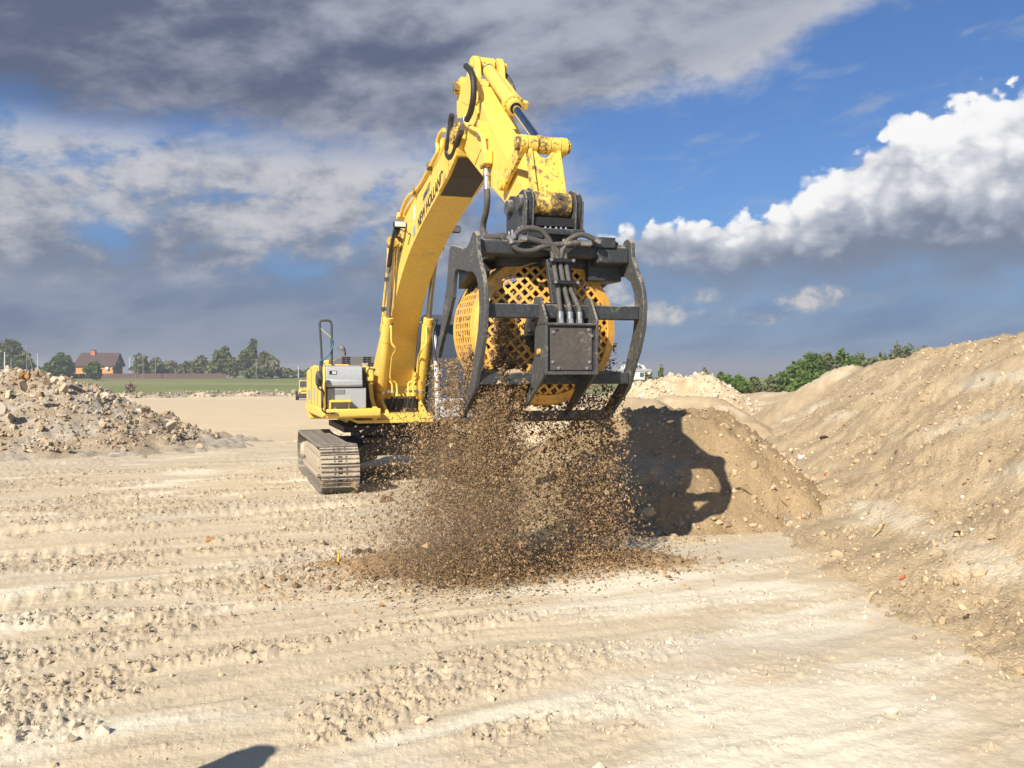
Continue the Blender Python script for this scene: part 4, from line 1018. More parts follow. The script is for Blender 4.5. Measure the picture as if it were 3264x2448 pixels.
b = MB(); b.tube(SP([(1552, 604), (1553, 640), (1548, 680), (1541, 710), (1540, 735), (1549, 752), (1563, 757), (1585, 755), (1606, 752)], -0.222), 0.036, 10); b.build('hose', 'hose_dusty', arm)
for x, y in ((1535, 405), (1548, 430)):
    b = MB(); b.box(S(x, y, -0.182), (0.05, 0.07, 0.10)); b.build('pipe_stop', 'yellow', arm)
# --- links
PV = (6.27, 3.93); LU = (6.88, 4.20); HL = (7.08, 3.585)
def bar(p, q, r0, r1, w0, w1, mbx):
    dx, dz = q[0] - p[0], q[1] - p[1]; a = math.atan2(dz, dx); pts = []
    for k in range(9): t = a + math.pi / 2 + math.pi * k / 8; pts.append((p[0] + r0 * math.cos(t), p[1] + r0 * math.sin(t)))
    for k in range(9): t = a - math.pi / 2 + math.pi * k / 8; pts.append((q[0] + r1 * math.cos(t), q[1] + r1 * math.sin(t)))
    mbx.prism(pts, w0, w1)
for s in (-1, 1):
    b = MB(); bar(PV, LU, 0.075, 0.080, s * 0.185, s * 0.228, b); b.lathe(L(s * 0.178, *LU), (s, 0, 0), [(0, 0.090), (0.065, 0.090), (0.065, 0.05), (0.07, 0.05), (0.07, 0)], 24); b.lathe(L(s * 0.158, *PV), (s, 0, 0), [(0, 0.065), (0.095, 0.065), (0.105, 0.04), (0.105, 0)], 20)
    lk = b.build('side_link', 'yellow_worn', ex, bevel=0.006)
    b = MB(); b.lathe(L(s * 0.243, *LU), (s, 0, 0), [(0, 0.068), (0.035, 0.068), (0.042, 0.05), (0.042, 0)], 12); b.build('pin_head', 'yellow_greasy', lk, bevel=0.004)
# H shaped bucket link: two cheeks, web with a round cut-out, bosses
b = MB()
for s in (-1, 1):
    bar(LU, HL, 0.045, 0.06, s * 0.130, s * 0.168, b)
    b.cyl(L(s * 0.070, *LU), L(s * 0.172, *LU), 0.086, seg=28)
# web plate with semicircular notch, in the plane from LU to HL
ax = Vector((0, -(HL[0] - LU[0]), HL[1] - LU[1])); Lw = ax.length; ax.normalize(); org = L(0, *LU); nn = ax.cross(Vector((1, 0, 0)))
arc = [(0.100 * math.cos(math.pi + math.pi * k / 14), 0.04 - 0.13 * math.sin(math.pi + math.pi * k / 14)) for k in range(15)]
outl = [(-0.132, 0.02)] + [(x, t) for x, t in arc] + [(0.132, 0.02), (0.132, Lw - 0.05), (-0.132, Lw - 0.05)]
n = len(outl)
vs = [org + Vector((x, 0, 0)) + ax * t + nn * o for o in (-0.02, 0.02) for x, t in outl]
b.add(vs, [tuple(range(n)), tuple(range(2 * n - 1, n - 1, -1))] + [(i, i + n, (i + 1) % n + n, (i + 1) % n) for i in range(n)])
hl = b.build('bucket_link', 'yellow_worn', ex, bevel=0.005)
b = MB()
rim = [org + Vector((x * 1.0, 0, 0)) + ax * t for x, t in arc]; b.tube(rim, 0.026, 8, smooth=False); b.build('notch_rim', 'yellow_worn', hl)
b = MB(); b.lathe(L(-0.195, *HL), (1, 0, 0), [(0, 0.07), (0, 0.106), (0.012, 0.116), (0.13, 0.116), (0.137, 0.120), (0.252, 0.120), (0.26, 0.116), (0.378, 0.116), (0.39, 0.106), (0.39, 0.07)], 36); b.build('link_boss', 'yellow_greasy', hl)
b = MB(); q = L(0.06, *HL) + Vector((0, -0.110, 0.045)); b.lathe(q, (0, -1, .4), [(0, 0.022), (0.02, 0.022), (0.02, 0.012), (0.03, 0.0)], 12); b.build('grease_nipple', 'dark_grey', hl)

# --- cab on the far side
b = MB()
cabp = [(0.42, 1.16), (0.55, 1.45), (0.45, 2.25), (0.15, 2.80), (-0.15, 2.92), (-1.25, 2.90), (-1.40, 2.7), (-1.42, 1.16)]
for w0, w1 in ((0.43, 0.50), (1.33, 1.40)):
    for a, c in zip(cabp, cabp[1:] + cabp[:1]): b.add(*(lambda m: (m.v, m.f))(MB().tube([L((w0 + w1) / 2, *a), L((w0 + w1) / 2, *c)], 0.045, 8)))
b.bb(0.46, 1.37, -0.15, 1.35, 2.84, 2.93)
for a in ((0.55, 1.45), (0.15, 2.80), (0.42, 1.16)): b.tube([L(0.46, *a), L(1.37, *a)], 0.045, 8)
cab = b.build('cab', 'cab_white', ex)
b = MB(); b.add([L(0.47, 0.42, 1.2), L(1.36, 0.42, 1.2), L(1.36, 0.55, 1.45), L(0.47, 0.55, 1.45)], [(0, 1, 2, 3)]); b.add([L(0.47, 0.55, 1.46), L(1.36, 0.55, 1.46), L(1.36, 0.45, 2.25), L(0.47, 0.45, 2.25)], [(0, 1, 2, 3)]); b.add([L(0.47, 0.45, 2.25), L(1.36, 0.45, 2.25), L(1.36, 0.15, 2.79), L(0.47, 0.15, 2.79)], [(0, 1, 2, 3)]); b.build('windscreen', 'glass_blue', cab)
for w in (0.47, 1.36):
    b = MB(); b.prism([(0.40, 1.2), (0.53, 1.46), (0.43, 2.24), (0.13, 2.77), (-1.25, 2.84), (-1.36, 2.65), (-1.36, 1.2)], w - 0.006, w + 0.006); b.build('side_window', 'glass_blue', cab)
b = MB(); b.bb(0.60, 1.20, 0.45, 1.05, 1.18, 1.62); b.bb(0.62, 1.18, 0.95, 1.12, 1.55, 2.25); b.build('seat', 'black', cab, bevel=0.03)
b = MB(); b.bb(0.52, 1.32, -0.56, -0.50, 1.18, 1.44); b.build('front_guard', 'cab_white', cab)
b = MB(); b.tube([F(1388, 1150, 0.58), F(1380, 1070, 0.5), F(1392, 1020, 0.4)], 0.022, 8); b.build('wiper_bar', 'black', cab)

# ------------------------------------------------------------------ screening bucket
bk = empty('screening_bucket', (MX + 6.9 * _u[0], MY + 6.9 * _u[1], 1.5), MA)
tag(bk, 'black framed screening bucket with round yellow drum pouring out soil', 'bucket')
class BMB(MB):
    """same machine coordinates, shifted so that the bucket's own origin lies under its drum"""
    def build(s, *a, **k):
        s.v = [(x, y + 6.9, z - 1.5) for x, y, z in s.v]
        return MB.build(s, *a, **k)
PW = 0.757
plate = [(7.16, 3.26), (7.24, 3.27), (7.30, 3.22), (7.315, 3.08), (7.40, 2.95), (7.50, 2.83), (7.545, 2.74), (7.575, 2.58), (7.55, 2.38), (7.45, 2.16), (7.36, 2.03), (7.26, 1.85), (7.22, 1.80), (6.82, 1.53), (6.73, 1.51), (6.64, 1.56), (7.09, 1.90), (7.18, 2.03), (7.345, 2.35), (7.385, 2.55), (7.37, 2.72), (7.29, 2.84), (7.15, 2.905), (7.02, 2.915), (6.60, 2.985), (6.50, 2.96), (6.455, 2.88), (6.42, 2.72), (6.20, 2.50), (5.90, 2.24), (5.80, 2.12), (5.74, 2.15), (5.98, 2.52), (6.17, 2.83), (6.30, 3.20), (6.36, 3.255), (6.85, 3.16), (6.98, 3.16), (7.08, 3.20)]
for s in (-1, 1):
    b = BMB(); b.prism(plate, s * PW, s * (PW + 0.045)); sp = b.build('side_plate', 'frame_dusty', bk, bevel=0.008, angle=25)
    sp['label'] = 'forked side plate next to the boom' if s < 0 else 'forked side plate towards the sand heaps'
    b = BMB(); b.prism([(6.52, 2.95), (6.46, 2.60), (6.56, 2.74), (6.72, 2.84), (6.98, 2.90), (7.0, 2.93)], s * (PW - 0.18), s * (PW - 0.10)); b.prism([(6.52, 2.95), (6.5, 2.80), (6.9, 2.90), (6.95, 2.95)], s * (PW - 0.10), s * PW); b.build('gusset', 'black', bk)
def rect(r0, r1, z0, z1): return [(r0, z0), (r1, z0), (r1, z1), (r0, z1)]
b = BMB(); b.prism([(7.02, 3.06), (7.22, 3.06), (7.24, 3.08), (7.24, 3.19), (7.22, 3.20), (7.02, 3.20)], -PW, 0.52); b.build('top_beam', 'frame_black', bk, bevel=0.012)
b = BMB(); b.prism(rect(6.62, 7.10, 2.86, 3.21), 0.40, PW); b.prism([(6.62, 3.21), (7.22, 3.21), (7.26, 3.16), (7.26, 3.02), (7.10, 3.0)], 0.42, PW); b.build('drive_housing', 'frame_black', bk, bevel=0.015)
b = BMB(); b.prism(rect(6.35, 7.02, 3.07, 3.17), -0.55, 0.55); b.prism([(6.9, 2.98), (7.02, 2.98), (7.02, 3.07), (6.9, 3.07)], -0.5, 0.75); b.build('top_plate', 'frame_black', bk, bevel=0.01)
b = BMB(); b.prism(rect(6.5, 6.62, 2.93, 3.08), -PW, PW); b.build('rear_beam', 'frame_black', bk, bevel=0.01)
b = BMB(); b.prism(rect(7.39, 7.49, 2.46, 2.59), -PW, PW); b.build('middle_bar', 'frame_black', bk, bevel=0.012)
b = BMB(); b.prism(rect(7.12, 7.27, 1.85, 1.965), -PW, PW); b.build('lower_bar', 'frame_black', bk, bevel=0.012)
b = BMB(); b.add([L(-0.47, 6.86, 1.55), L(PW, 6.86, 1.55), L(PW, 6.70, 1.49), L(-0.52, 6.70, 1.49), L(-0.47, 6.86, 1.525), L(PW, 6.86, 1.525), L(PW, 6.70, 1.465), L(-0.52, 6.70, 1.465)], [(0, 1, 2, 3), (7, 6, 5, 4), (0, 4, 5, 1), (1, 5, 6, 2), (2, 6, 7, 3), (3, 7, 4, 0)])
b.prism([(6.88, 1.50), (6.90, 1.50), (6.90, 1.585), (6.88, 1.585)], -0.47, PW); b.build('lip_plate', 'frame_dusty', bk)
for s in (-1, 1):
    # ribs that carry the motor box and run down to the lip
    b = BMB(); b.prism([(7.34, 2.66), (7.50, 2.66), (7.66, 2.45), (7.66, 1.97), (7.40, 1.80), (7.30, 1.74), (6.90, 1.52), (6.86, 1.56), (7.12, 1.78), (7.20, 1.97), (7.36, 2.10), (7.36, 2.45)], s * 0.235, s * 0.258); b.build('box_rib', 'frame_dusty', bk, bevel=0.004)
b = BMB(); b.prism(rect(7.34, 7.62, 1.955, 2.40), -0.235, 0.235); bx = b.build('motor_box', 'frame_black', bk, bevel=0.006)
b = BMB(); b.prism(rect(7.62, 7.634, 1.985, 2.375), -0.205, 0.205); cv = b.build('cover', 'cover_grey', bx, bevel=0.004)
b = BMB(); b.prism(rect(7.60, 7.66, 1.945, 1.972), -0.258, 0.258); b.prism(rect(7.36, 7.66, 2.392, 2.412), -0.258, 0.258); b.build('box_edge', 'frame_dusty', bx, bevel=0.003)
for w, z in ((-0.18, 2.33), (0.165, 2.355), (0.195, 2.30), (-0.185, 2.06), (-0.13, 2.005), (0.15, 2.005), (0.175, 2.06)):
    b = BMB(); b.lathe(L(w, 7.634, z), (0, -1, 0), [(0, 0.015), (0.012, 0.015), (0.012, 0)], 8); b.build('bolt', 'steel', bx)
b = BMB(); b.prism(rect(7.634, 7.638, 2.340, 2.355), -0.155, -0.125); b.build('slot', 'black', bx)
b = BMB(); b.lathe(L(-0.2585, 7.50, 2.155), (-1, 0, 0), [(0, 0.028), (0.02, 0.026), (0.02, 0)], 12); b.build('lug', 'drum_yellow', bx)
# post with the three hoses
b = BMB(); b.prism([(7.24, 3.02), (7.30, 3.02), (7.46, 2.60), (7.40, 2.60)], -0.115, 0.125); b.prism([(7.02, 3.08), (7.30, 3.02), (7.24, 2.98), (7.02, 3.0)], -0.11, 0.12); post = b.build('hose_post', 'frame_black', bk, bevel=0.004)
def hs(pts): return [L(*p) for p in pts]
for w0, w1 in ((-0.065, -0.075), (0.0, 0.02), (0.06, 0.115)):
    b = BMB(); b.tube(hs([(w0, 7.32, 3.10), (w0, 7.345, 3.02), (w0, 7.40, 2.88), (w0, 7.47, 2.74), ((w0 + w1) / 2, 7.50, 2.65), (w1, 7.54, 2.56), (w1, 7.55, 2.50)]), 0.024, 10); b.build('hose', 'hose_dusty', bk)
    b = BMB(); b.cyl(L(w1, 7.55, 2.52), L(w1, 7.552, 2.455), 0.029, seg=12); b.cyl(L(w1, 7.552, 2.455), L(w1, 7.555, 2.41), 0.033, seg=6); b.build('fitting', 'steel', bk)
for r, z in ((7.365, 3.01), (7.47, 2.795)):
    b = BMB(); b.box(L(0.0, r + .02, z), (0.25, 0.05, 0.035)); b.build('hose_clamp', 'black', post, bevel=0.004)
    for w in (-0.11, 0.11):
        b = BMB(); b.lathe(L(w, r + .045, z), (0, -1, 0), [(0, 0.016), (0.012, 0.016), (0.012, 0)], 8); b.build('bolt', 'steel', post)
# bracket that carries the pins
EW = 0.225
ear = [(6.58, 3.33), (6.58, 3.62), (6.62, 3.69), (6.70, 3.72), (6.80, 3.70), (6.88, 3.67), (6.98, 3.70), (7.08, 3.715), (7.17, 3.68), (7.21, 3.60), (7.21, 3.50), (7.16, 3.33)]
b = BMB(); b.prism(rect(6.56, 7.24, 3.275, 3.33), -EW - 0.075, EW + 0.075); br = b.build('bracket', 'frame_black', bk, bevel=0.006)
for s in (-1, 1):
    b = BMB(); b.prism(ear, s * EW, s * (EW + 0.055)); b.build('ear', 'frame_black', br, bevel=0.008)
    b = BMB(); b.prism([(7.05, 3.33), (7.21, 3.33), (7.23, 3.5), (7.235, 3.60), (7.18, 3.70), (7.08, 3.735), (6.98, 3.70), (6.97, 3.58)], s * (EW - 0.015), s * EW); b.build('ear_plate', 'frame_dusty', br, bevel=0.004)
    b = BMB(); b.prism([(7.08, 3.33), (7.22, 3.33), (7.235, 3.6), (7.15, 3.70)], s * (EW + 0.055), s * (EW + 0.068)); b.build('ear_plate', 'frame_dusty', br, bevel=0.004)
b = BMB(); b.prism(rect(6.60, 7.19, 3.36, 3.44), -EW, EW); b.build('cross_plate', 'black', br)
for (r, z, rr) in ((6.74, 3.595, 0.078), (7.08, 3.585, 0.078)):
    b = BMB(); b.lathe(L(-EW - 0.105, r, z), (1, 0, 0), [(0, 0), (0, 0.07), (0.02, rr), (0.05, rr), (0.05, 0.05), (2 * EW + .16, 0.05), (2 * EW + .16, rr), (2 * EW + .19, rr), (2 * EW + .21, 0.06), (2 * EW + .21, 0)], 24); b.build('pin', 'frame_dusty', br)
for w, r in ((-0.288, 6.70), (-0.288, 6.80), (-0.288, 7.00), (-0.288, 7.10), (-0.08, 7.17), (-0.03, 7.17), (0.03, 7.17), (0.08, 7.17), (0.13, 7.17)):
    b = BMB(); b.cyl(L(w, r, 3.33), L(w, r, 3.365), 0.014, seg=8); b.build('bolt', 'steel', br)
b = BMB(); b.prism(rect(6.64, 7.14, 3.17, 3.275), -EW - 0.04, EW + 0.04)
for w in (-0.09, 0.12): b.add([L(w - 0.055, 7.26, 3.17), L(w + 0.055, 7.26, 3.17), L(w + 0.015, 7.16, 3.29), L(w - 0.015, 7.16, 3.29), L(w - 0.055, 7.10, 3.17), L(w + 0.055, 7.10, 3.17), L(w + 0.02, 7.10, 3.29), L(w - 0.02, 7.10, 3.29)], [(0, 1, 2, 3), (4, 7, 6, 5), (0, 4, 5, 1), (1, 5, 6, 2), (2, 6, 7, 3), (3, 7, 4, 0)])
b.build('neck', 'frame_dusty', br, bevel=0.004)
b = BMB(); b.prism(rect(7.02, 7.24, 3.205, 3.30), -EW - 0.06, -0.13); b.build('hose_block', 'frame_black', bk, bevel=0.006)
def BS(pts, w): return [S(x, y, w) for x, y in pts]
# hydraulic hoses looping over the top
def BF(pts, r): return [F(x, y, r) for x, y in pts]
for pts, rad in (([(1640, 752), (1652, 738), (1672, 729), (1700, 727), (1725, 735), (1742, 752), (1756, 775), (1765, 798), (1778, 822)], 0.026),
                 ([(1624, 762), (1632, 775), (1645, 792), (1668, 800), (1700, 798), (1730, 786), (1757, 782), (1772, 795), (1781, 815)], 0.024),
                 ([(1655, 758), (1690, 762), (1730, 772), (1765, 780), (1800, 778), (1830, 774), (1870, 774)], 0.028),
                 ([(1788, 822), (1794, 795), (1806, 772), (1828, 755), (1856, 748), (1885, 758), (1907, 768)], 0.026)):
    b = BMB(); b.tube(BF(pts, 7.34), rad, 10); b.build('hose', 'hose_dusty', bk)
for pts in ([(1640, 752), (1625, 760)], [(1618, 752), (1628, 762), (1632, 775)], [(1655, 757), (1678, 760)], [(1850, 774), (1882, 775)], [(1896, 762), (1912, 772)]):
    b = BMB(); b.tube(BF(pts, 7.35), 0.031, 10, smooth=False); b.build('fitting', 'steel', bk)
b = BMB(); q = F(1918, 776, 7.2); b.box(q, (0.22, 0.16, 0.10)); b.lathe(q + Vector((0.10, 0, 0.0)), (1, 0, 0), [(0, 0.03), (0.05, 0.03), (0.05, 0.022), (0.07, 0.02), (0.07, 0)], 12); b.build('valve_block', 'frame_black', bk, bevel=0.008)

# --- the drum
DC = 2.385
def drum_pt(rad, ang, r): return (rad * math.cos(ang), -r, DC + rad * math.sin(ang))
dr_mb = BMB()
dr_mb.lathe(L(0, 6.32, DC), (0, -1, 0), [(0, 0.765), (0, 0.74), (0.07, 0.74), (0.07, 0.765)], 72, close=True)
dr_mb.lathe(L(0, 6.90, DC), (0, -1, 0), [(0, 0.752), (0, 0.725), (0.075, 0.705), (0.075, 0.735)], 72, close=True)
drum = dr_mb.build('drum', 'drum_yellow', bk, angle=30)
drum['label'] = 'round yellow screening drum with square holes'
# wall with rows of square holes
def holed(mapf, cells, frac):
    v = []; f = []
    for (u0, u1, v0, v1) in cells:
        du, dv = (u1 - u0), (v1 - v0); a = (1 - frac) / 2
        q = [(u0, v0), (u1, v0), (u1, v1), (u0, v1), (u0 + a * du, v0 + a * dv), (u1 - a * du, v0 + a * dv), (u1 - a * du, v1 - a * dv), (u0 + a * du, v1 - a * dv)]
        o = len(v); v += [mapf(*p) for p in q]
        f += [(o, o + 1, o + 5, o + 4), (o + 1, o + 2, o + 6, o + 5), (o + 2, o + 3, o + 7, o + 6), (o + 3, o, o + 4, o + 7)]
    return v, f
def solid(o, th, off=-1):
    m = o.modifiers.new('thickness', 'SOLIDIFY'); m.thickness = th; m.offset = off; return o
NA = 66; cells = []; fill_v = []
for i in range(NA):
    a0, a1 = 2 * math.pi * i / NA, 2 * math.pi * (i + 1) / NA
    for j in range(7): cells.append((a0, a1, 6.385 + j * 0.0735, 6.385 + (j + 1) * 0.0735))
wall_cells = list(cells)
wv_, wf_ = holed(lambda a, r: drum_pt(0.760 - 0.020 * (r - 6.385) / 0.515, a, r), cells, 0.68)
b = BMB(); b.add(wv_, wf_)
wall = b.build('drum_wall', 'drum_yellow', drum, smooth=False); solid(wall, 0.008, 0)
# dished end with diamond holes
pit = 0.077; cells = []
def dish(rho): return 6.985 + 0.12 * (1 - (rho / 0.70) ** 2)
for i in range(-14, 15):
    for j in range(-14, 15):
        u0, v0 = i * pit, j * pit; cx, cz = (u0 + pit / 2), (v0 + pit / 2)
        rho = math.hypot(cx, cz)
        if rho < 0.675 and rho > 0.19: cells.append((u0, u0 + pit, v0, v0 + pit))
c45 = math.cos(0.72); s45 = math.sin(0.72)
def dmap(u, v):
    x, z = u * c45 - v * s45, u * s45 + v * c45; rho = math.hypot(x, z); return (x, -dish(min(rho, 0.74)), DC + z)
end_cells = list(cells)
wv_, wf_ = holed(dmap, cells, 0.66)
b = BMB(); b.add(wv_, wf_); fc = b.build('drum_end', 'drum_yellow', drum, smooth=False); solid(fc, 0.012, 0)
b = BMB(); b.lathe(L(0, 6.975, DC), (0, -1, 0), [(0, 0.737), (0.012, 0.733), (0.050, 0.645), (0.030, 0.640), (0.0, 0.70)], 72, close=True); b.build('drum_rim', 'drum_yellow', drum, angle=30)
for k in range(10):
    a = k * 2 * math.pi / 10 + 0.2
    b = BMB(); b.tube([Vector(drum_pt(0.66, a, 7.03)), Vector(drum_pt(0.24, a, 7.105))], 0.012, 6) if False else b.lathe(Vector(drum_pt(0.70, a, 6.98)), (0, -1, 0), [(0, 0.02), (0.03, 0.02), (0.03, 0)], 8); b.build('bolt', 'drum_yellow', drum)
b = BMB(); b.lathe(L(0, 7.07, DC - 0.02), (0, -1, 0), [(0, 0.27), (0.05, 0.27), (0.06, 0.25), (0.06, 0.20), (0.12, 0.19), (0.28, 0.15), (0.30, 0.15)], 36); b.build('hub', 'black', drum, angle=30)
for k in range(12):
    a = 2 * math.pi * k / 12; b = BMB(); b.lathe(Vector((0.235 * math.cos(a), -7.13, DC - 0.02 + 0.235 * math.sin(a))), (0, -1, 0), [(0, 0.018), (0.018, 0.018), (0.018, 0)], 6); b.build('bolt', 'dark_grey', drum)

def W(w, r, z):
    """machine coordinates -> the place (arrays)"""
    return np.stack([MX + w * _w[0] + r * _u[0], MY + w * _w[1] + r * _u[1], z], -1)
BROWN = np.array([0.280, 0.185, 0.098])
def brown_cols(n, lo=0.5, hi=1.45):
    k = rng.uniform(lo, hi, (n, 1)); c = BROWN[None] * k
    pale = (rng.random(n) < 0.04)[:, None]
    return np.where(pale, np.array([0.46, 0.36, 0.23])[None] * rng.uniform(.7, 1.1, (n, 1)), c)
IV, IF_ = ico(0)
# --- soil still inside the drum: a lumpy mass lying against the rising side
def load():
    bm = bmesh.new(); bmesh.ops.create_icosphere(bm, subdivisions=5, radius=1.0)
    co = np.array([v.co[:] for v in bm.verts]); f = np.array([[q.index for q in x.verts] for x in bm.faces]); bm.free()
    # x: w, y: r, z
    p = co * np.array([0.74, 0.34, 0.74])
    p[:, 2] = np.where(p[:, 2] > 0, p[:, 2] * (0.78 + 0.20 * np.tanh(2.2 * p[:, 0])), p[:, 2])
    n = fbm(co[:, 0] * 4 + co[:, 1] * 3, co[:, 2] * 4 - co[:, 1] * 2, 601, 4); f1, c1 = worley(co[:, 0] * 6 + co[:, 1] * 4, co[:, 2] * 6, 603)
    p *= (1 + 0.10 * n + 0.16 * np.clip(0.6 - f1, 0, 1) * (c1 - 0.2))[:, None]
    rr = np.hypot(p[:, 0], p[:, 2]); k = np.minimum(1, 0.725 / np.maximum(rr, 1e-6)); p[:, 0] *= k; p[:, 2] *= k
    q = W(p[:, 0], 6.70 + p[:, 1], DC + p[:, 2])
    c = BROWN[None] * (1.0 + 0.5 * n[:, None]) * np.where(c1 > 0.8, 1.3, 0.95)[:, None]
    o = np_mesh('soil_load', q, f, 'brown_soil', False, c)
    tag(o, 'lumpy brown soil tumbling inside the yellow drum', 'soil')
load()
# soil packed into many of the drum's holes
def packed():
    q = []
    for (u0, u1, v0, v1) in end_cells:
        p = dmap((u0 + u1) / 2, (v0 + v1) / 2)
        if rng.random() < 0.30 + 0.45 * (p[2] < DC) + 0.15 * (p[0] > 0.2): q.append((p[0] + rng.normal(0, .008), -p[1] - 0.025 + rng.normal(0, .008), p[2] + rng.normal(0, .008)))
    for (a0, a1, r0, r1) in wall_cells:
        if rng.random() < 0.6: p = drum_pt(0.728, (a0 + a1) / 2, (r0 + r1) / 2); q.append((p[0], -p[1] + rng.normal(0, .008), p[2] + rng.normal(0, .01)))
    q = np.array(q); n = len(q)
    o = scatter('packed_soil', IV, IF_, W(q[:, 0], q[:, 1], q[:, 2]), rng.uniform(.022, .038, n), 'brown_soil', brown_cols(n, .6, 1.3), 0.3, (.7, 1.2))
    tag(o, 'brown soil clogging the holes of the yellow drum', 'soil', kind='stuff')
packed()
# --- soil lying on the bars
def bar_soil(name, label, w0, w1, r0, r1, z0, h, seed):
    ws = np.linspace(w0, w1, 60); rs = np.linspace(r0, r1, 12)
    ww, rr = np.meshgrid(ws, rs, indexing='ij'); sh = ww.shape; ww = ww.ravel(); rr = rr.ravel()
    e = np.clip(np.minimum((ww - w0), (w1 - ww)) / 0.08, 0, 1) * np.sin(np.pi * (rr - r0) / (r1 - r0)) ** 0.5
    z = z0 - 0.01 + e * (h * (0.6 + 0.6 * fbm(ww * 6, rr * 6, seed, 3)) + 0.012 * rng.random(len(ww)))
    o = np_mesh(name, W(ww, rr, z), grid_faces(*sh), 'brown_soil', False, np.tile(np.array([0.40, 0.28, 0.16]), (len(ww), 1)) * rng.uniform(.8, 1.2, (len(ww), 1)))
    tag(o, label, 'soil')
bar_soil('soil_ridge', 'ridge of brown soil on the lower bar left of the motor box', -0.74, -0.28, 7.13, 7.265, 1.965, 0.045, 611)
bar_soil('soil_ridge', 'thin soil on the lower bar right of the motor box', 0.34, 0.74, 7.13, 7.265, 1.965, 0.02, 613)

# --- falling soil
TET_V = np.array([(1, 1, 1), (1, -1, -1), (-1, 1, -1), (-1, -1, 1)], float) * 0.8
TET_F = np.array([(0, 1, 2), (0, 3, 1), (0, 2, 3), (1, 3, 2)])
def falling():
    W_, R_, Z_, S_ = [], [], [], []
    def stream(n, wc, ws, rc, rs, ztop, zbot, spread, dw=0.0, dr=0.0, smed=0.006, ssig=0.5, pw=0.9, per=260, loose=0.30):
        # strands: threads of crumbs that left the drum together and open out as they fall
        nst = max(4, n // per); sw = rng.normal(0, 1, nst); sr = rng.normal(0, 1, nst)
        wt = rng.random(nst) ** 1.6 + 0.05; k = rng.choice(nst, n, p=wt / wt.sum())
        t = rng.random(n) ** pw
        keep = rng.random(n) < 0.45 + 0.9 * sstep(perlin(k * 3.7 + 0.3, t * 7.0, 71), -0.25, 0.35)
        k, t = k[keep], t[keep]; m = len(k)
        z = ztop + (zbot - ztop) * t
        w = wc + ws * (0.85 * sw[k] + loose * (0.35 + t) * rng.normal(0, 1, m)) * (1 + spread * t) + dw * t * t
        r = rc + rs * (0.85 * sr[k] + loose * (0.35 + t) * rng.normal(0, 1, m)) * (1 + spread * t) + dr * t * t
        W_.append(w); R_.append(r); Z_.append(z); S_.append(smed * np.exp(ssig * rng.normal(size=m)))
    # dense curtain from the rising side, on the left
    stream(52000, -0.68, 0.17, 6.95, 0.2, 1.9, 0.02, 1.1, -0.30, 0.0, 0.0030, 0.4, loose=0.7)
    stream(56000, -0.50, 0.125, 7.00, 0.16, 2.00, 0.02, 0.65, -0.10, 0.0, 0.0047, 0.6)
    stream(24000, -0.84, 0.11, 6.75, 0.20, 2.10, 0.05, 1.1, -0.35, 0.1, 0.0046, 0.6)
    stream(3600, -0.47, 0.09, 7.05, 0.10, 2.50, 1.75, 0.2, 0, 0, 0.009, 0.45, 1.0)
    stream(3600, -0.64, 0.10, 6.75, 0.16, 2.35, 1.6, 0.4, -0.1, 0, 0.0085, 0.5, 1.0)
    # middle, open
    stream(5200, -0.10, 0.17, 6.85, 0.22, 1.62, 0.02, 0.4, 0.05, 0, 0.0058, per=120, loose=0.5)
    # right hand side
    stream(15000, 0.40, 0.18, 6.75, 0.24, 1.75, 0.02, 0.35, 0.10, 0, 0.0055, 0.6, per=150, loose=0.45)
    stream(6500, 0.72, 0.06, 6.75, 0.20, 2.1, 0.05, 0.5, 0.08, 0, 0.0064, per=150, loose=0.45)
    stream(600, 0.82, 0.05, 6.70, 0.15, 2.75, 1.9, 0.4, 0.05, 0, 0.0065, per=60)
    # fine spray thrown outwards to the left, and what bounces off the ground
    stream(9000, -1.15, 0.24, 6.6, 0.32, 1.6, 0.05, 0.8, -0.45, 0.3, 0.0042, 0.6, per=60, loose=0.7)
    stream(5200, -0.85, 0.40, 7.0, 0.30, 0.26, 0.02, 0.4, -0.2, 0.1, 0.0058, per=30, loose=0.9)
    stream(3000, 0.35, 0.42, 6.9, 0.30, 0.20, 0.02, 0.3, 0.1, 0.1, 0.006, per=30, loose=0.9)
    w, r, z, s = map(np.concatenate, (W_, R_, Z_, S_))
    s = np.clip(s * 0.86, 0.0020, 0.022)
    # nothing inside the plates or the box
    ok = ~((np.abs(w) < 0.27) & (r > 7.30) & (z > 1.9)) & (z > 0.012)
    ok &= ~((np.abs(np.abs(w) - 0.81) < 0.05) & (z > 1.5) & (r > 5.8) & (r < 7.6) & (rng.random(len(w)) < 0.9))
    w, r, z, s = w[ok], r[ok], z[ok], s[ok]
    o = scatter('falling_soil', TET_V, TET_F, W(w, r, z), s, 'clod', brown_cols(len(w)), 0.3, (0.65, 1.35))
    tag(o, 'shower of brown soil crumbs falling from the screening bucket', 'soil', kind='stuff')
falling()
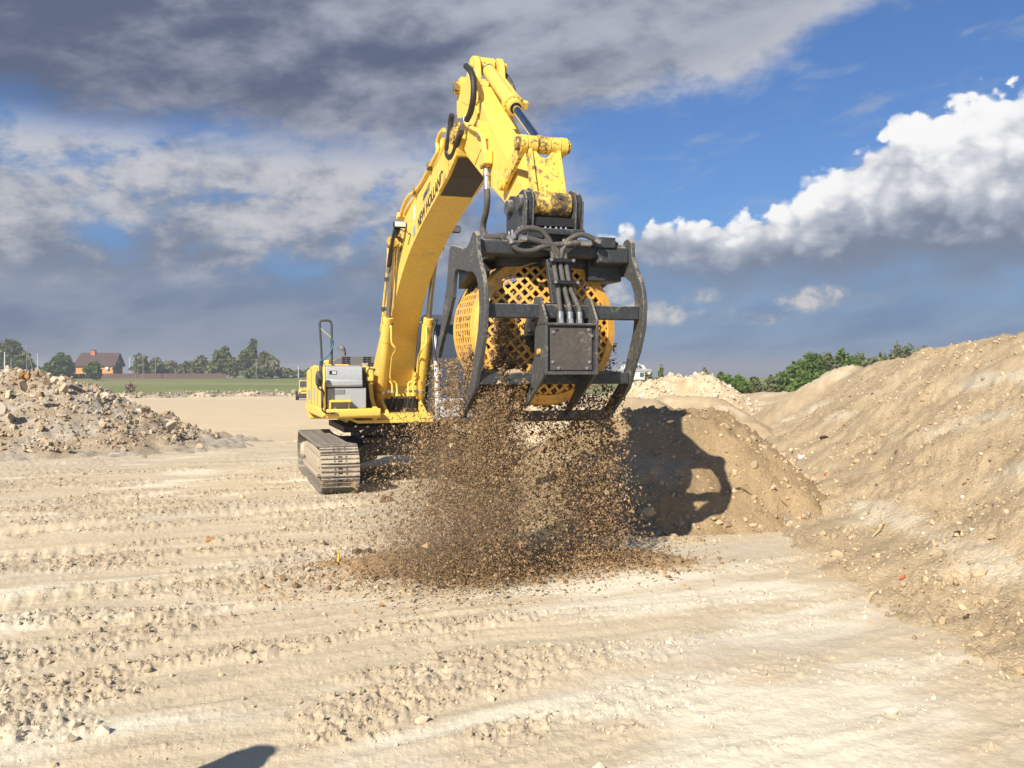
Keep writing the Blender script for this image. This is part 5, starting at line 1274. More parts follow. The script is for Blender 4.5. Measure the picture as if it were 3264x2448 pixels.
# --- soil spilled on the ground below
def spill():
    xs = np.arange(-2.6, 2.5, 0.022); ys = np.arange(7.5, 10.9, 0.03)
    y, x = np.meshgrid(ys, xs, indexing='ij'); sh = x.shape; x = x.ravel(); y = y.ravel()
    g = ground_z(x, y)
    h = 0.27 * np.exp(-((x + 0.45) / 0.62) ** 2 - ((y - 8.9) / 0.42) ** 2) + 0.085 * np.exp(-((x + 1.2) / 0.65) ** 2 - ((y - 8.95) / 0.40) ** 2) + 0.10 * np.exp(-((x - 0.75) / 0.75) ** 2 - ((y - 9.25) / 0.38) ** 2) + 0.05 * np.exp(-((x - 1.5) / 0.45) ** 2 - ((y - 9.15) / 0.30) ** 2)
    h = h - 0.030 + 0.035 * fbm(x * 2.4, y * 3, 621, 4) + 0.016 * fbm(x * 13, y * 13, 623, 3)
    f = grid_faces(*sh); keep = (h > -0.012)[f].any(1); f = f[keep]; used = np.unique(f); mp = np.zeros(len(x), int); mp[used] = np.arange(len(used))
    c = lerp(np.array([0.36, 0.245, 0.135])[None], BROWN[None] * 1.15, sstep(h, 0.0, 0.07)[:, None]) * (1 + 0.2 * fbm(x * 5, y * 5, 625, 3)[:, None])
    o = np_mesh('spilled_soil', np.stack([x, y, g + h], 1)[used], mp[f], 'brown_soil', True, c[used])
    tag(o, 'flat fan of brown sieved soil on the pale ground under the bucket', 'soil', kind='stuff')
    n = 3400
    cx = rng.choice([-1.25, -0.5, 0.4, 1.2], n, p=[.27, .35, .23, .15]); px = cx + rng.normal(0, 0.48, n); py = 9.0 + rng.normal(0, 0.42, n) + 0.1 * px
    s = 0.009 * np.exp(0.55 * rng.normal(size=n)); pz = ground_z(px, py) + np.maximum(0, 0.27 * np.exp(-((px + 0.45) / 0.62) ** 2 - ((py - 8.9) / 0.42) ** 2) - .02) + s * 0.3
    o = scatter('soil_crumbs', IV, IF_, np.stack([px, py, pz], 1), s.clip(.004, .035), 'clod', brown_cols(n, .6, 1.6), 0.2, (0.7, 1.3))
    tag(o, 'brown crumbs scattered around the spilled soil', 'soil', kind='stuff')
spill()

# --- lumps that rolled to the feet of the heaps
def toe_lumps():
    n = 40000; x = rng.uniform(-1.8, 9, n); y = rng.uniform(4.5, 16, n)
    hb = crest_height(x, y, big_crest, 0.66); hf = crest_height(x, y, front_crest, 0.8); h = np.maximum(hb, hf)
    k = rng.random(n) < 0.55 * np.exp(-((h + 0.10) / 0.28) ** 2) * sstep(fbm(x * 0.9, y * 0.9, 117, 3), -0.25, 0.3); x, y = x[k], y[k]
    z = np.maximum.reduce([ground_z(x, y), heap_z(x, y, big_crest, 0.66, 0.085, 200, 0, 0.32), heap_z(x, y, front_crest, 0.80, 0.07, 300, 0, 0.10)])
    s = (0.011 * np.exp(0.65 * rng.normal(size=len(x)))).clip(.004, .06); c = SAND[None] * rng.uniform(0.6, 1.05, (len(x), 1))
    o = scatter('toe_lumps', IV, IF_, np.stack([x, y, z + s * .25], 1), s, 'clod', c, .2, (.65, 1.3)); tag(o, 'lumps of sand rolled to the feet of the heaps', 'clods', kind='stuff')
toe_lumps()
# --- clods along the ruts
def clods():
    n = 75000
    d = np.exp(rng.uniform(np.log(4.0), np.log(19), n)); a = R(1) * rng.uniform(-34, 33, n)
    x = d * np.sin(a); y = d * np.cos(a)
    z, crumb, band, near = ground_fields(x, y)
    keep = (rng.random(n) < (crumb * 0.85 + 0.030)) & (crest_height(x, y, big_crest, 0.66) < 0.1) & (crest_height(x, y, front_crest, 0.8) < 0.1)
    x, y, z, d, crumb = x[keep][:13000], y[keep][:13000], z[keep][:13000], d[keep][:13000], crumb[keep][:13000]
    n = len(x); s = (0.0036 + 0.0004 * d) * np.exp(0.55 * rng.normal(size=n)); s = s.clip(0.003, 0.035)
    c = ground_col(x, y, crumb, z) * rng.uniform(0.72, 1.08, (n, 1))
    o = scatter('clods', IV, IF_, np.stack([x, y, z + s * 0.2], 1), s, 'clod', c, 0.2, (0.6, 1.3))
    tag(o, 'pale clods of chalky earth crumbled along the wheel ruts', 'clods', kind='stuff')
clods()
# --- stones and litter on the big sand heap
def heap_stones():
    n = 26000
    d = np.exp(rng.uniform(np.log(4.6), np.log(26), n)); a = R(1) * rng.uniform(8, 33, n); x = d * np.sin(a); y = d * np.cos(a)
    z = heap_z(x, y, big_crest, 0.66, 0.085, 200, 0, 0.32); g = base_z(x, y)
    k = (z > g + 0.05); x, y, z, d = x[k], y[k], z[k], d[k]
    nn = sstep(fbm(x * 0.8, y * 0.8, 641, 3), -0.1, 0.4); k = rng.random(len(x)) < 0.15 + 0.6 * nn; x, y, z, d = x[k], y[k], z[k], d[k]
    s = (0.0045 + 0.0006 * d) * np.exp(0.6 * rng.normal(size=len(x))); s = s.clip(.003, .036)
    c = SAND[None] * rng.uniform(0.6, 1.1, (len(x), 1)); w_ = rng.random(len(x)) < 0.03; c[w_] = np.array([0.70, 0.63, 0.5]); dk = rng.random(len(x)) < 0.03; c[dk] = np.array([0.13, 0.10, 0.07])
    o = scatter('heap_stones', IV, IF_, np.stack([x, y, z + s * 0.15], 1), s, 'clod', c, 0.2, (0.6, 1.3))
    tag(o, 'small stones and lumps strewn over the big sand heap', 'stones', kind='stuff')
    n = 2600; x = rng.uniform(-1.5, 4.6, n); y = rng.uniform(10.2, 12.8, n)
    z = heap_z(x, y, front_crest, 0.80, 0.07, 300, 0, 0.10); g = base_z(x, y); k = z > g + 0.03; x, y, z = x[k], y[k], z[k]
    s = (0.012 * np.exp(0.6 * rng.normal(size=len(x)))).clip(.005, .06)
    foot = rng.random(len(x)) < 0.5; s = np.where((z < 0.25) & foot, s * 1.7, s)
    c = SAND[None] * rng.uniform(0.55, 1.05, (len(x), 1))
    o = scatter('heap_stones', IV, IF_, np.stack([x, y, z + s * 0.2], 1), s, 'clod', c, 0.2, (0.6, 1.3))
    tag(o, 'small stones and lumps on the darker sand heap', 'stones', kind='stuff')
heap_stones()
IV1, IF1 = ico(2)
def rocks(name, label, n, zf, xr, yr, smed, cols, seed, lim=0.04, ssig=0.5, cap=0.3):
    r_ = np.random.default_rng(seed); x = r_.uniform(*xr, n); y = r_.uniform(*yr, n)
    z = zf(x, y); k = z > base_z(x, y) + lim; x, y, z = x[k], y[k], z[k]
    s = (smed * np.exp(ssig * r_.normal(size=len(x)))).clip(smed * 0.35, cap)
    c = cols[r_.integers(0, len(cols), len(x))] * r_.uniform(.8, 1.15, (len(x), 1))
    o = scatter(name, IV, IF_, np.stack([x, y, z + s * 0.25], 1), s, 'clod', c, 0.22, (0.6, 1.35))
    tag(o, label, 'stones', kind='stuff')
PALE = np.array([[0.46, 0.375, 0.26], [0.40, 0.32, 0.215], [0.52, 0.45, 0.335], [0.34, 0.255, 0.155], [0.37, 0.32, 0.25]])
rub_z = lambda x, y: heap_z(x, y, RUB[0], RUB[1], RUB[2], RUB[3], RUB[4], RUB[5])
beh_z = lambda x, y: heap_z(x, y, BEH[0], BEH[1], BEH[2], BEH[3], BEH[4], BEH[5])
rocks('rubble_stones', 'broken stones covering the rubble heap on the left', 11000, rub_z, (-17, -6), (18, 26), 0.022, PALE * np.array([1.0, .97, .92]), 31, lim=0.14, ssig=0.6, cap=0.10)
rocks('rubble_stones', 'white stones covering the low heap behind the excavator', 1500, beh_z, (-7, 3), (22, 26.5), 0.04, PALE[:3] * 1.3, 32)
chz = lambda x, y: heap_z(x, y, m3, 0.66, 0.14, 380, 0.30, 0.25)
rocks('rubble_stones', 'pale stones covering the chalky mound on the skyline', 2600, chz, (2, 12), (33, 41), 0.042, PALE[:3] * 1.25, 33)
rocks('rubble_stones', 'stones strewn along the bank at the edge of the field', 2200, lambda x, y: base_z(x, y) + bank_z(x, y) - 0.1, (-80, -10), (133, 141), 0.11, PALE * .85, 34, cap=0.4)
# boulders on the left heap that stand out singly
def boulder_mesh(k):
    r_ = np.random.default_rng(900 + k); v = IV1 * r_.uniform(0.7, 1.25, 3) * (1 + 0.22 * fbm(IV1[:, 0] * 1.3 + IV1[:, 2], IV1[:, 1] * 1.3 - IV1[:, 2], 40 + k, 3))[:, None]
    # a few flat fracture faces
    for _ in range(14):
        n = r_.normal(size=3); n /= np.linalg.norm(n); dd = v @ n; lim = r_.uniform(.42, .68); v = v - np.clip(dd - lim, 0, None)[:, None] * n
    v = v * (1 + 0.05 * fbm(v[:, 0] * 5 + v[:, 2] * 3, v[:, 1] * 5, 60 + k, 3))[:, None]
    me = bpy.data.meshes.new('boulder'); me.from_pydata(v.tolist(), [], IF1.tolist()); me.update()
    at = me.color_attributes.new('soil', 'FLOAT_COLOR', 'POINT'); c = PALE[k % 5] * 1.12; at.data.foreach_set('color', np.tile([*c, 1], len(v)).astype(np.float32)); me.materials.append(MATS['clod']); return me
BM = [boulder_mesh(k) for k in range(10)]
def boulder(x, y, z, s, k, label, group=None):
    o = bpy.data.objects.new('boulder', BM[k % 10]); link(o); o.location = (x, y, z); o.scale = (s, s, s * 0.85); o.rotation_euler = (k * 1.3, k * 2.1, k * 0.7); tag(o, label, 'boulder', group); return o
for i, (px, py, dd, s, lab) in enumerate(((200, 1203, 22.9, .30, 'largest pale boulder crowning the rocks on the left heap'), (205, 1232, 22.2, .27, 'flat faced boulder propped under the topmost one'), (172, 1206, 23.2, .24, 'jagged boulder left of the topmost one'), (148, 1216, 23.2, .26, 'low pale boulder at the left end of the rocky cluster'),
        (122, 1218, 23.5, .20, 'small boulder beside the gap in the rocky cluster'), (190, 1222, 22.6, .22, 'broken slab in the middle of the rocky cluster'), (70, 1190, 23.4, .24, 'rust coloured lump on the crest of the left heap'), (90, 1193, 23.3, .22, 'second rust coloured lump on the crest of the left heap'),
        (75, 1226, 21.5, .30, 'boulder overhanging a dark hollow in the left heap'), (8, 1300, 20.9, .38, 'huge tan block at the left edge above the dark hollow'), (290, 1252, 23.4, .22, 'pale boulder right of the rocky cluster on the crest'), (310, 1256, 23.2, .2, 'boulder at the end of the crest stones'),
        (445, 1304, 23.0, .20, 'white stone high on the right slope of the left heap'), (480, 1322, 22.8, .18, 'upright stone on the right slope of the left heap'), (545, 1352, 22.6, .38, 'big tan slab low on the right slope of the left heap'), (640, 1416, 22.0, .20, 'last boulder at the right foot of the left heap'), (212, 1420, 20.1, .17, 'white stone at the front foot of the left heap'))):
    q = P(px, py, dd); o = boulder(q.x, q.y, q.z - 0.04, s * 0.6, i, lab)
    if 'rust' in lab:
        me = BM[i % 10].copy(); me.color_attributes['soil'].data.foreach_set('color', np.tile([0.34, 0.18, 0.06, 1], len(me.vertices)).astype(np.float32)); o.data = me
for i in range(44):
    px = random.uniform(-14, -7.2); py = random.uniform(19, 24.5); zz = float(rub_z(np.array([px]), np.array([py]))[0])
    if zz < 0.05: continue
    boulder(px, py, zz + 0.03, random.uniform(0.06, 0.12), i + 3, 'middle sized stone half sunk in the left rubble heap', 'stones half sunk in the left rubble heap')

# --- single small things on the sand
def meet(px, py, zf):
    dd = np.arange(3.0, 36, 0.02); a = P(px, py, 1.0) - Vector((0, 0, CAM_H))
    zz = zf(a.x * dd, a.y * dd); k = int(np.argmax(CAM_H + a.z * dd <= zz)); return P(px, py, float(dd[k]))
def lump(name, px, py, zf, s, col, label, cat, k=0, sq=(1, 1, .6), depth=None):
    if depth is None:
        q = meet(px, py, zf)
    else: q = P(px, py, depth)
    me = BM[k % 10].copy(); me.color_attributes['soil'].data.foreach_set('color', np.tile([*col, 1], len(me.vertices)).astype(np.float32))
    o = bpy.data.objects.new(name, me); link(o); o.location = q + Vector((0, 0, s * 0.15)); o.scale = (s * sq[0], s * sq[1], s * sq[2]); o.rotation_euler = (0.2 * k, 0.3, 0.9 * k); tag(o, label, cat); return o
big_z = lambda x, y: np.maximum(heap_z(x, y, big_crest, 0.66, 0.085, 200, 0, 0.32), base_z(x, y))
frt_z = lambda x, y: np.maximum(heap_z(x, y, front_crest, 0.80, 0.07, 300, 0, 0.10), base_z(x, y))
for a in (('scrap', 2945, 1850, big_z, .055, (.03, .025, .02), 'black scrap lying on the lower slope of the big heap', 'scrap', 1, (.7, .7, 1.1)),
          ('scrap', 3055, 1707, big_z, .07, (.05, .035, .025), 'dark flat scrap half buried on the big heap', 'scrap', 2, (1.2, .6, .4)),
          ('scrap', 2625, 1397, big_z, .11, (.07, .04, .03), 'dark brown scrap high on the big heap', 'scrap', 3, (1, .6, .5)),
          ('brick_fragment', 2877, 1843, big_z, .05, (.42, .13, .06), 'orange brick fragment beside the black scrap', 'brick', 4, (1.1, .7, .5)),
          ('brick_fragment', 2630, 1513, big_z, .05, (.5, .12, .10), 'small red fragment in the middle of the big heap', 'brick', 5, (1, .6, .5)),
          ('white_stone', 2556, 1460, big_z, .11, (.74, .70, .62), 'long white stone between the two sand slopes', 'stone', 6, (1.2, .6, .5)),
          ('round_stone', 2546, 1700, frt_z, .12, (.44, .37, .27), 'large round stone at the right foot of the darker heap', 'stone', 7, (1.2, 1, .8)),
          ('round_stone', 2507, 1662, frt_z, .085, (.36, .30, .22), 'brown stone above the large round one at the heap foot', 'stone', 8, (1, 1, .8)),
          ('round_stone', 2575, 1640, frt_z, .06, (.33, .28, .21), 'grey stone in the crease where the two heaps meet', 'stone', 9, (1, 1, .8)),
          ('round_stone', 2540, 1682, frt_z, .035, (.62, .36, .08), 'small orange stone beside the large round one', 'stone', 0, (1, 1, .8)),
          ('round_stone', 2720, 1460, big_z, .05, (.42, .33, .21), 'rounded brown stone on the middle of the big heap', 'stone', 2, (1.1, .9, .7)),
          ('dark_clod', 1140, 1765, ground_z, .10, (.10, .075, .05), 'dark clod of soil left of the spilled fan', 'clod', 3, (1, .8, .7)),
          ('dark_clod', 1170, 1763, ground_z, .085, (.12, .085, .055), 'second dark clod just right of the first', 'clod', 4, (1, .8, .7)),
          ('dark_clod', 1408, 1873, ground_z, .085, (.10, .08, .06), 'dark clod in front of the spilled soil', 'clod', 6, (1, .8, .6)),
          ('dark_clod', 1048, 1880, ground_z, .045, (.20, .12, .07), 'brown clod on the pale rut left of the fan', 'clod', 7, (1, 1, .8)),
          ('brick_fragment', 672, 1728, ground_z, .07, (.60, .36, .18), 'flat orange shard lying between the ruts', 'brick', 8, (1.3, .8, .25)),
          ('clay_slab', 1225, 1598, ground_z, .17, (.30, .21, .12), 'brown lump beside the track at the edge of the shower', 'clod', 1, (1, .8, .8))):
    lump(*a)
def stalk(name, pts, zf, rad, mat, label, cat):
    Q = []
    for px, py, up in pts:
        q = meet(px, py, zf)
        Q.append(q + Vector((0, 0, up)))
    b = MB(); b.tube(Q, rad, 6, taper=rad * .5); o = b.build(name, mat); tag(o, label, cat)
t_, b_ = new_mat('straw'); b_.inputs['Base Color'].default_value = (.46, .37, .15, 1); b_.inputs['Roughness'].default_value = .8
t_, b_ = new_mat('twig'); b_.inputs['Base Color'].default_value = (.16, .11, .06, 1); b_.inputs['Roughness'].default_value = .9
t_, b_ = new_mat('flower'); b_.inputs['Base Color'].default_value = (.75, .55, .04, 1)
stalk('dry_stalk', [(2780, 1715, .01), (2800, 1705, .05), (2820, 1690, .10), (2845, 1678, .12)], big_z, .009, 'straw', 'yellow dry plant stalk sticking out of the big heap', 'plant')
stalk('twig', [(2345, 1560, .01), (2365, 1570, .06), (2395, 1582, .02)], frt_z, .012, 'twig', 'bent twig on the right half of the darker heap', 'twig')
stalk('twig', [(2490, 1595, .0), (2510, 1622, .03)], frt_z, .008, 'twig', 'thin straight twig near the crease of the heaps', 'twig')
stalk('twig', [(2355, 1505, .0), (2378, 1504, .04)], frt_z, .009, 'straw', 'pale short stick high on the darker heap', 'twig')
stalk('yellow_flower', [(1076, 1800, .01), (1079, 1790, .05), (1077, 1782, .09)], ground_z, .014, 'flower', 'bright yellow flower head left of the spilled soil', 'flower')

# ------------------------------------------------------------------ trees
def leaf_cloud(name, blobs, n, size, cols, parent=None, seed=0, kindlabel=None):
    r_ = np.random.default_rng(seed); k = r_.choice(len(blobs), n, p=np.array([b[3] * b[4] * b[5] for b in blobs]) ** (2 / 3) / sum((b[3] * b[4] * b[5]) ** (2 / 3) for b in blobs))
    B = np.array(blobs)[k]
    v = r_.normal(size=(n, 3)); v /= np.linalg.norm(v, axis=1)[:, None]; rad = r_.random(n) ** 0.45
    # twigs: pull leaves into clumps
    nc = max(8, n // 14); cl = r_.normal(size=(len(blobs), nc, 3)); cl /= np.linalg.norm(cl, axis=2)[:, :, None]; cl *= (r_.random((len(blobs), nc, 1)) ** 0.4)
    pick = cl[k, r_.integers(0, nc, n)]
    q = 0.25 * v * rad[:, None] + 0.86 * pick
    p = B[:, :3] + q * B[:, 3:6]
    rot = rand_rot(n); s = size * r_.uniform(0.55, 1.3, n)
    quad = np.array([(-.5, -.28, 0), (.5, -.28, .08), (.5, .28, 0), (-.5, .28, -.08)])
    vv = np.einsum('nij,kj->nki', rot, quad) * s[:, None, None] + p[:, None, :]
    f = np.arange(n * 4).reshape(n, 4)
    c = np.array(cols)[r_.integers(0, len(cols), n)] * r_.uniform(0.7, 1.3, (n, 1))
    return np_mesh(name, vv.reshape(-1, 3), f, 'leaf', False, np.repeat(c, 4, 0), parent)
G1 = [(0.060, 0.085, 0.022), (0.075, 0.10, 0.028), (0.05, 0.07, 0.02)]; G2 = [(0.085, 0.10, 0.045), (0.10, 0.11, 0.05), (0.07, 0.085, 0.04)]; G3 = [(0.045, 0.085, 0.015), (0.065, 0.11, 0.02), (0.05, 0.075, 0.016)]; G4 = [(0.13, 0.12, 0.08), (0.11, 0.11, 0.07)]
def tree(px, ytop, ybase, wpx, depth, label, cols, n=620, size=0.75, seed=0, name='tree', group=None, layers=6, shape='round', trunk=True):
    b0 = P(px, ybase, depth); t0 = P(px, ytop, depth); h = t0.z - b0.z; hw = wpx / 2 / FPX * depth
    gz = float(base_z(np.array([b0.x]), np.array([b0.y]))[0]); b0.z = min(b0.z, gz); h = t0.z - b0.z
    root = empty(name, b0); tag(root, label, 'tree' if name == 'tree' else 'bush', group)
    r_ = np.random.default_rng(seed + 1000); blobs = []
    for i in range(layers):
        f = (i + 0.5) / layers
        if shape == 'round': wf = math.sin(math.pi * (0.22 + 0.70 * f)) ** 0.7
        elif shape == 'cone': wf = 1.05 - 0.80 * f
        else: wf = 0.9 * math.sin(math.pi * (0.15 + 0.6 * f))
        lo = 0.12 if name == 'bush' else 0.22
        for j in range(2 if layers > 3 else 3):
            a = r_.uniform(0, 6.28); rr = hw * wf * r_.uniform(0.1, 0.55)
            blobs.append((rr * math.cos(a), rr * math.sin(a), h * (lo + (0.93 - lo) * f + r_.uniform(-.03, .03)), hw * wf * r_.uniform(.6, .95), hw * wf * r_.uniform(.6, .95), h / layers * r_.uniform(.9, 1.4)))
    leaf_cloud('crown', blobs, n, size, cols, root, seed)
    if trunk:
        b = MB(); tr = max(0.02, 0.016 * h); b.tube([(0, 0, -0.3), (0.02 * h, 0, 0.3 * h), (-0.01 * h, 0.01 * h, 0.85 * h)], tr, 7, taper=tr * 0.25)
        for i in range(5):
            a = r_.uniform(0, 6.28); z0 = h * r_.uniform(.2, .6); b.tube([(0.01 * h, 0, z0), (0.5 * hw * math.cos(a), 0.5 * hw * math.sin(a), z0 + .12 * h), (0.8 * hw * math.cos(a), 0.8 * hw * math.sin(a), z0 + .2 * h)], tr * .5, 5, taper=tr * .12)
        b.build('trunk', 'bark', root)
    return root
GL = 'trees along the far edge of the field'
LEFT = [(35, 1086, 1192, 92, 268, 'tall round tree at the left edge of the photo', G1, 1500, 'round'), (-30, 1092, 1195, 90, 272, 'tree cut off by the left edge of the photo', G1, 700, 'round'), (84, 1128, 1192, 46, 262, 'smaller tree under the leaning pole', G1, 700, 'round'), (66, 1150, 1194, 50, 258, 'low bushy tree below the tall left one', G1, 600, 'round'),
        (192, 1130, 1194, 54, 262, 'spreading tree left of the orange house', G3, 1200, 'round'), (150, 1160, 1195, 60, 258, 'low shrubby tree between the pole and the spreading tree', G3, 700, 'round'), (216, 1140, 1194, 40, 266, 'thin topped tree nearest the annexe', G1, 500, 'round'),
        (298, 1160, 1205, 42, 240, 'round bushy tree in front of the orange house', G3, 900, 'round'),
        (448, 1130, 1198, 56, 282, 'loose tree right of the white pole', G2, 800, 'round'), (498, 1142, 1198, 50, 284, 'tree behind the second wooden pole', G2, 700, 'round'), (545, 1152, 1198, 54, 300, 'sparse pale tree in the middle of the row', G4, 420, 'round'), (592, 1154, 1200, 54, 296, 'sparse tree right of the pale one', G2, 480, 'round'), (520, 1172, 1202, 60, 290, 'low scrub tree at the fence', G2, 420, 'round'), (575, 1176, 1202, 70, 288, 'dark low tree at the fence', G2, 480, 'round'),
        (635, 1136, 1202, 56, 284, 'tall rounded tree left of the pair', G2, 900, 'round'), (668, 1158, 1204, 50, 280, 'lower tree between two tall ones', G2, 600, 'round'), (712, 1112, 1206, 66, 276, 'dark dense tree left of the tallest one', G1, 1500, 'round'), (745, 1150, 1207, 40, 274, 'low tree between the dark one and the tallest', G2, 500, 'round'),
        (806, 1090, 1207, 76, 278, 'tallest tree of the row with a pointed top', G1, 1900, 'cone'), (782, 1118, 1207, 50, 276, 'shoulder tree left of the tallest one', G1, 800, 'round'), (845, 1124, 1207, 62, 272, 'tree leaning right of the tallest one', G2, 1000, 'round'), (868, 1150, 1207, 60, 268, 'pale grey green tree at the right of the group', G4, 700, 'round'), (905, 1176, 1207, 60, 270, 'low bush line tree right of the group', G2, 600, 'round'), (945, 1182, 1206, 60, 300, 'light green low tree by the small white pole', G3, 500, 'round'), (985, 1180, 1206, 50, 310, 'light green low tree just left of the excavator', G3, 400, 'round'), (820, 1172, 1208, 90, 262, 'undergrowth below the tallest tree', G2, 700, 'round')]
for i, (px, yt, yb, wp, dp, lab, cols, n, shp) in enumerate(LEFT):
    tree(px, yt - 1, yb, wp * 1.18, dp, lab, cols, int(n * 1.5), 1.0, i, layers=6, shape=shp, group=GL)
RB = [(2300, 1192, 1245, 40, 80, 'leafy bush at the left end of the hedge', G3, 700), (2315, 1205, 1250, 60, 78, 'low bush next to the chalky mound', G3, 700), (2362, 1203, 1250, 56, 80, 'round low bush left of the gap', G3, 800), (2412, 1205, 1250, 40, 82, 'greyer bush beside the gap', G2, 500), (2462, 1206, 1255, 50, 84, 'small brownish bush left of the tall clump', G2, 400),
      (2500, 1190, 1255, 56, 84, 'bush where the tall clump begins', G3, 900), (2545, 1158, 1258, 70, 86, 'left shoulder of the tall clump', G3, 1500), (2595, 1136, 1258, 76, 87, 'tall bush with the first high top', G3, 1900), (2640, 1138, 1250, 66, 88, 'bush between the two high tops', G2, 1300), (2690, 1124, 1245, 64, 89, 'tall bush with the pointed top', G3, 1600), (2735, 1142, 1240, 60, 90, 'bush right of the pointed top', G2, 1000), (2775, 1146, 1235, 60, 92, 'lower bush in the dip of the hedge', G2, 900), (2560, 1195, 1262, 60, 76, 'darker bush in front of the clump', G3, 900), (2625, 1185, 1262, 70, 76, 'bright bush low in front of the clump', G3, 1000),
      (2815, 1138, 1230, 56, 98, 'greyish bush behind the knoll', G2, 700), (2852, 1112, 1230, 50, 100, 'bush with upright twigs behind the knoll', G2, 800), (2900, 1108, 1230, 66, 100, 'tall pale bush behind the ridge', G2, 1100), (2945, 1116, 1230, 56, 101, 'last pale bush before the ridge', G2, 900), (2975, 1122, 1225, 40, 102, 'small bush vanishing behind the ridge', G2, 500),
      (2245, 1170, 1260, 30, 60, 'thin bush peeping over the chalky mound', G2, 260), (2105, 1176, 1250, 22, 90, 'bush tip showing over the left of the chalky mound', G2, 260), (2062, 1184, 1250, 24, 95, 'bush beside the white building', G2, 300)]
for i, (px, yt, yb, wp, dp, lab, cols, n) in enumerate(RB):
    tree(px, yt - 3, yb, wp * 1.6, dp, lab, cols, int(n * 1.5), 0.36 if dp > 70 else 0.2, 200 + i, name='bush', layers=5, group='bushes behind the sand heaps')
# dry brown bush in the meadow
tree(415, 1223, 1250, 40, 150, 'dry brown thorny bush alone in the green field', [(.20, .14, .10), (.16, .12, .085)], 420, 0.30, 300, name='bush', layers=3)

# ------------------------------------------------------------------ house, annexe, fence, poles
def flat(name, c, rough=.85):
    t, b = new_mat(name); g = t.node('ShaderNodeTexCoord'); n = t.noise(g.outputs['Object'], 2.5, 5, .6)
    k = t.lin(n, .3, .7, .85, 1.13); t.l.new(t.mix(1.0, (*c, 1), t.comb(k, k, k), 'MULTIPLY'), b.inputs['Base Color']); b.inputs['Roughness'].default_value = rough
flat('stucco', (.66, .33, .11)); flat('roof', (.085, .052, .042)); flat('chimney', (.52, .17, .09)); flat('wood_gable', (.10, .072, .048)); flat('white_metal', (.72, .72, .70)); flat('fence_brown', (.125, .070, .062)); flat('pole_wood', (.24, .21, .17)); flat('pole_white', (.66, .68, .68)); flat('concrete_grey', (.36, .36, .35)); flat('brick_brown', (.13, .08, .055)); flat('house_white', (.70, .68, .63))
HD = 285.0
c0 = P(361.4, 1196, HD); hth = R(3)
hs_ = empty('house', (c0.x, c0.y, -0.6), hth); tag(hs_, 'orange house with a steep dark brown roof', 'house')
# local axes: -x along the front to the left, +y into the gable side
FL, GW, EZ, RZ = 11.8, 7.6, 3.95, 7.75
b = MB(); b.bb(-FL, 0, 0, GW, 0, EZ); b.build('wall', 'stucco', hs_)
b = MB(); b.add([(0.02, 0, 0), (0.02, GW, 0), (0.02, GW, EZ), (0.02, GW / 2, RZ - .15), (0.02, 0, EZ), (-0.2, 0, 0), (-0.2, GW, 0), (-0.2, GW, EZ), (-0.2, GW / 2, RZ - .15), (-0.2, 0, EZ)], [(0, 1, 2, 3, 4), (9, 8, 7, 6, 5), (0, 5, 6, 1), (1, 6, 7, 2), (2, 7, 8, 3), (3, 8, 9, 4), (4, 9, 5, 0)]); gb = b.build('gable', 'brick_brown', hs_)
b = MB(); b.bb(0.02, 0.9, GW * .28, GW * .95, EZ - .9, EZ - .75)
for k in range(5): b.bb(0.82, 0.9, GW * (.28 + .16 * k), GW * (.28 + .16 * k) + .12, EZ - .8, EZ + .4)
b.bb(0.82, 0.9, GW * .28, GW * .95, EZ + .25, EZ + .4); b.build('balcony', 'wood_gable', hs_)
b = MB(); b.bb(0.03, 0.08, GW * .45, GW * .62, EZ - .2, EZ + 1.9); b.build('window', 'glass_dark', hs_)
b = MB(); ov = .8; th = .18
for s in (0, 1):
    y0, y1 = (-.7, GW / 2) if s == 0 else (GW + .7, GW / 2); z0, z1 = EZ - .42, RZ
    vs = [(-FL - ov, y0, z0), (ov, y0, z0), (ov, y1, z1), (-FL - ov, y1, z1)]
    if s == 0: vs[3] = (-FL - ov + 1.0, y1, z1)
    else: vs[3] = (-FL - ov + 1.0, y1, z1)
    b.add(vs + [(x, y, z - th) for x, y, z in vs], [(0, 1, 2, 3), (7, 6, 5, 4), (0, 4, 5, 1), (1, 5, 6, 2), (2, 6, 7, 3), (3, 7, 4, 0)])
rf = b.build('roof', 'roof', hs_, smooth=False)
b = MB(); b.bb(-FL * .70, -FL * .70 + 1.35, GW / 2 - .9, GW / 2 + .3, RZ - 1.0, RZ + .65); ch = b.build('chimney', 'chimney', rf)
b = MB(); b.bb(-FL * .70 - .15, -FL * .70 + 1.5, GW / 2 - 1.05, GW / 2 + .45, RZ + .78, RZ + .92); b.bb(-FL * .70, -FL * .70 + 1.3, GW / 2 - .8, GW / 2 + .2, RZ + .6, RZ + .8); b.build('chimney_cap', 'roof', rf)
b = MB(); b.lathe((-1.9, -.45, 2.75), (.15, -1, .35), [(0, 0), (.06, .25), (.16, .55), (.14, .55), (.02, .2), (-.02, 0)], 20); b.build('satellite_dish', 'white_metal', hs_)
b = MB(); b.lathe((-.45, -.35, 2.95), (.3, -1, .3), [(0, 0), (.05, .2), (.12, .38), (.1, .38), (-.02, 0)], 18); b.build('satellite_dish', 'concrete_grey', hs_)
b = MB(); b.bb(-FL - .05, .05, -.08, .0, EZ - .55, EZ - .15); b.build('fascia', 'roof', hs_)
an = empty('annexe', (P(238, 1190, HD + 3).x, HD + 3, -0.6), R(5)); tag(an, 'low brown roofed shed joined to the left of the orange house', 'shed')
b = MB(); b.bb(-1.9, 2.2, 0, 4, 0, 2.0); b.build('wall', 'brick_brown', an)
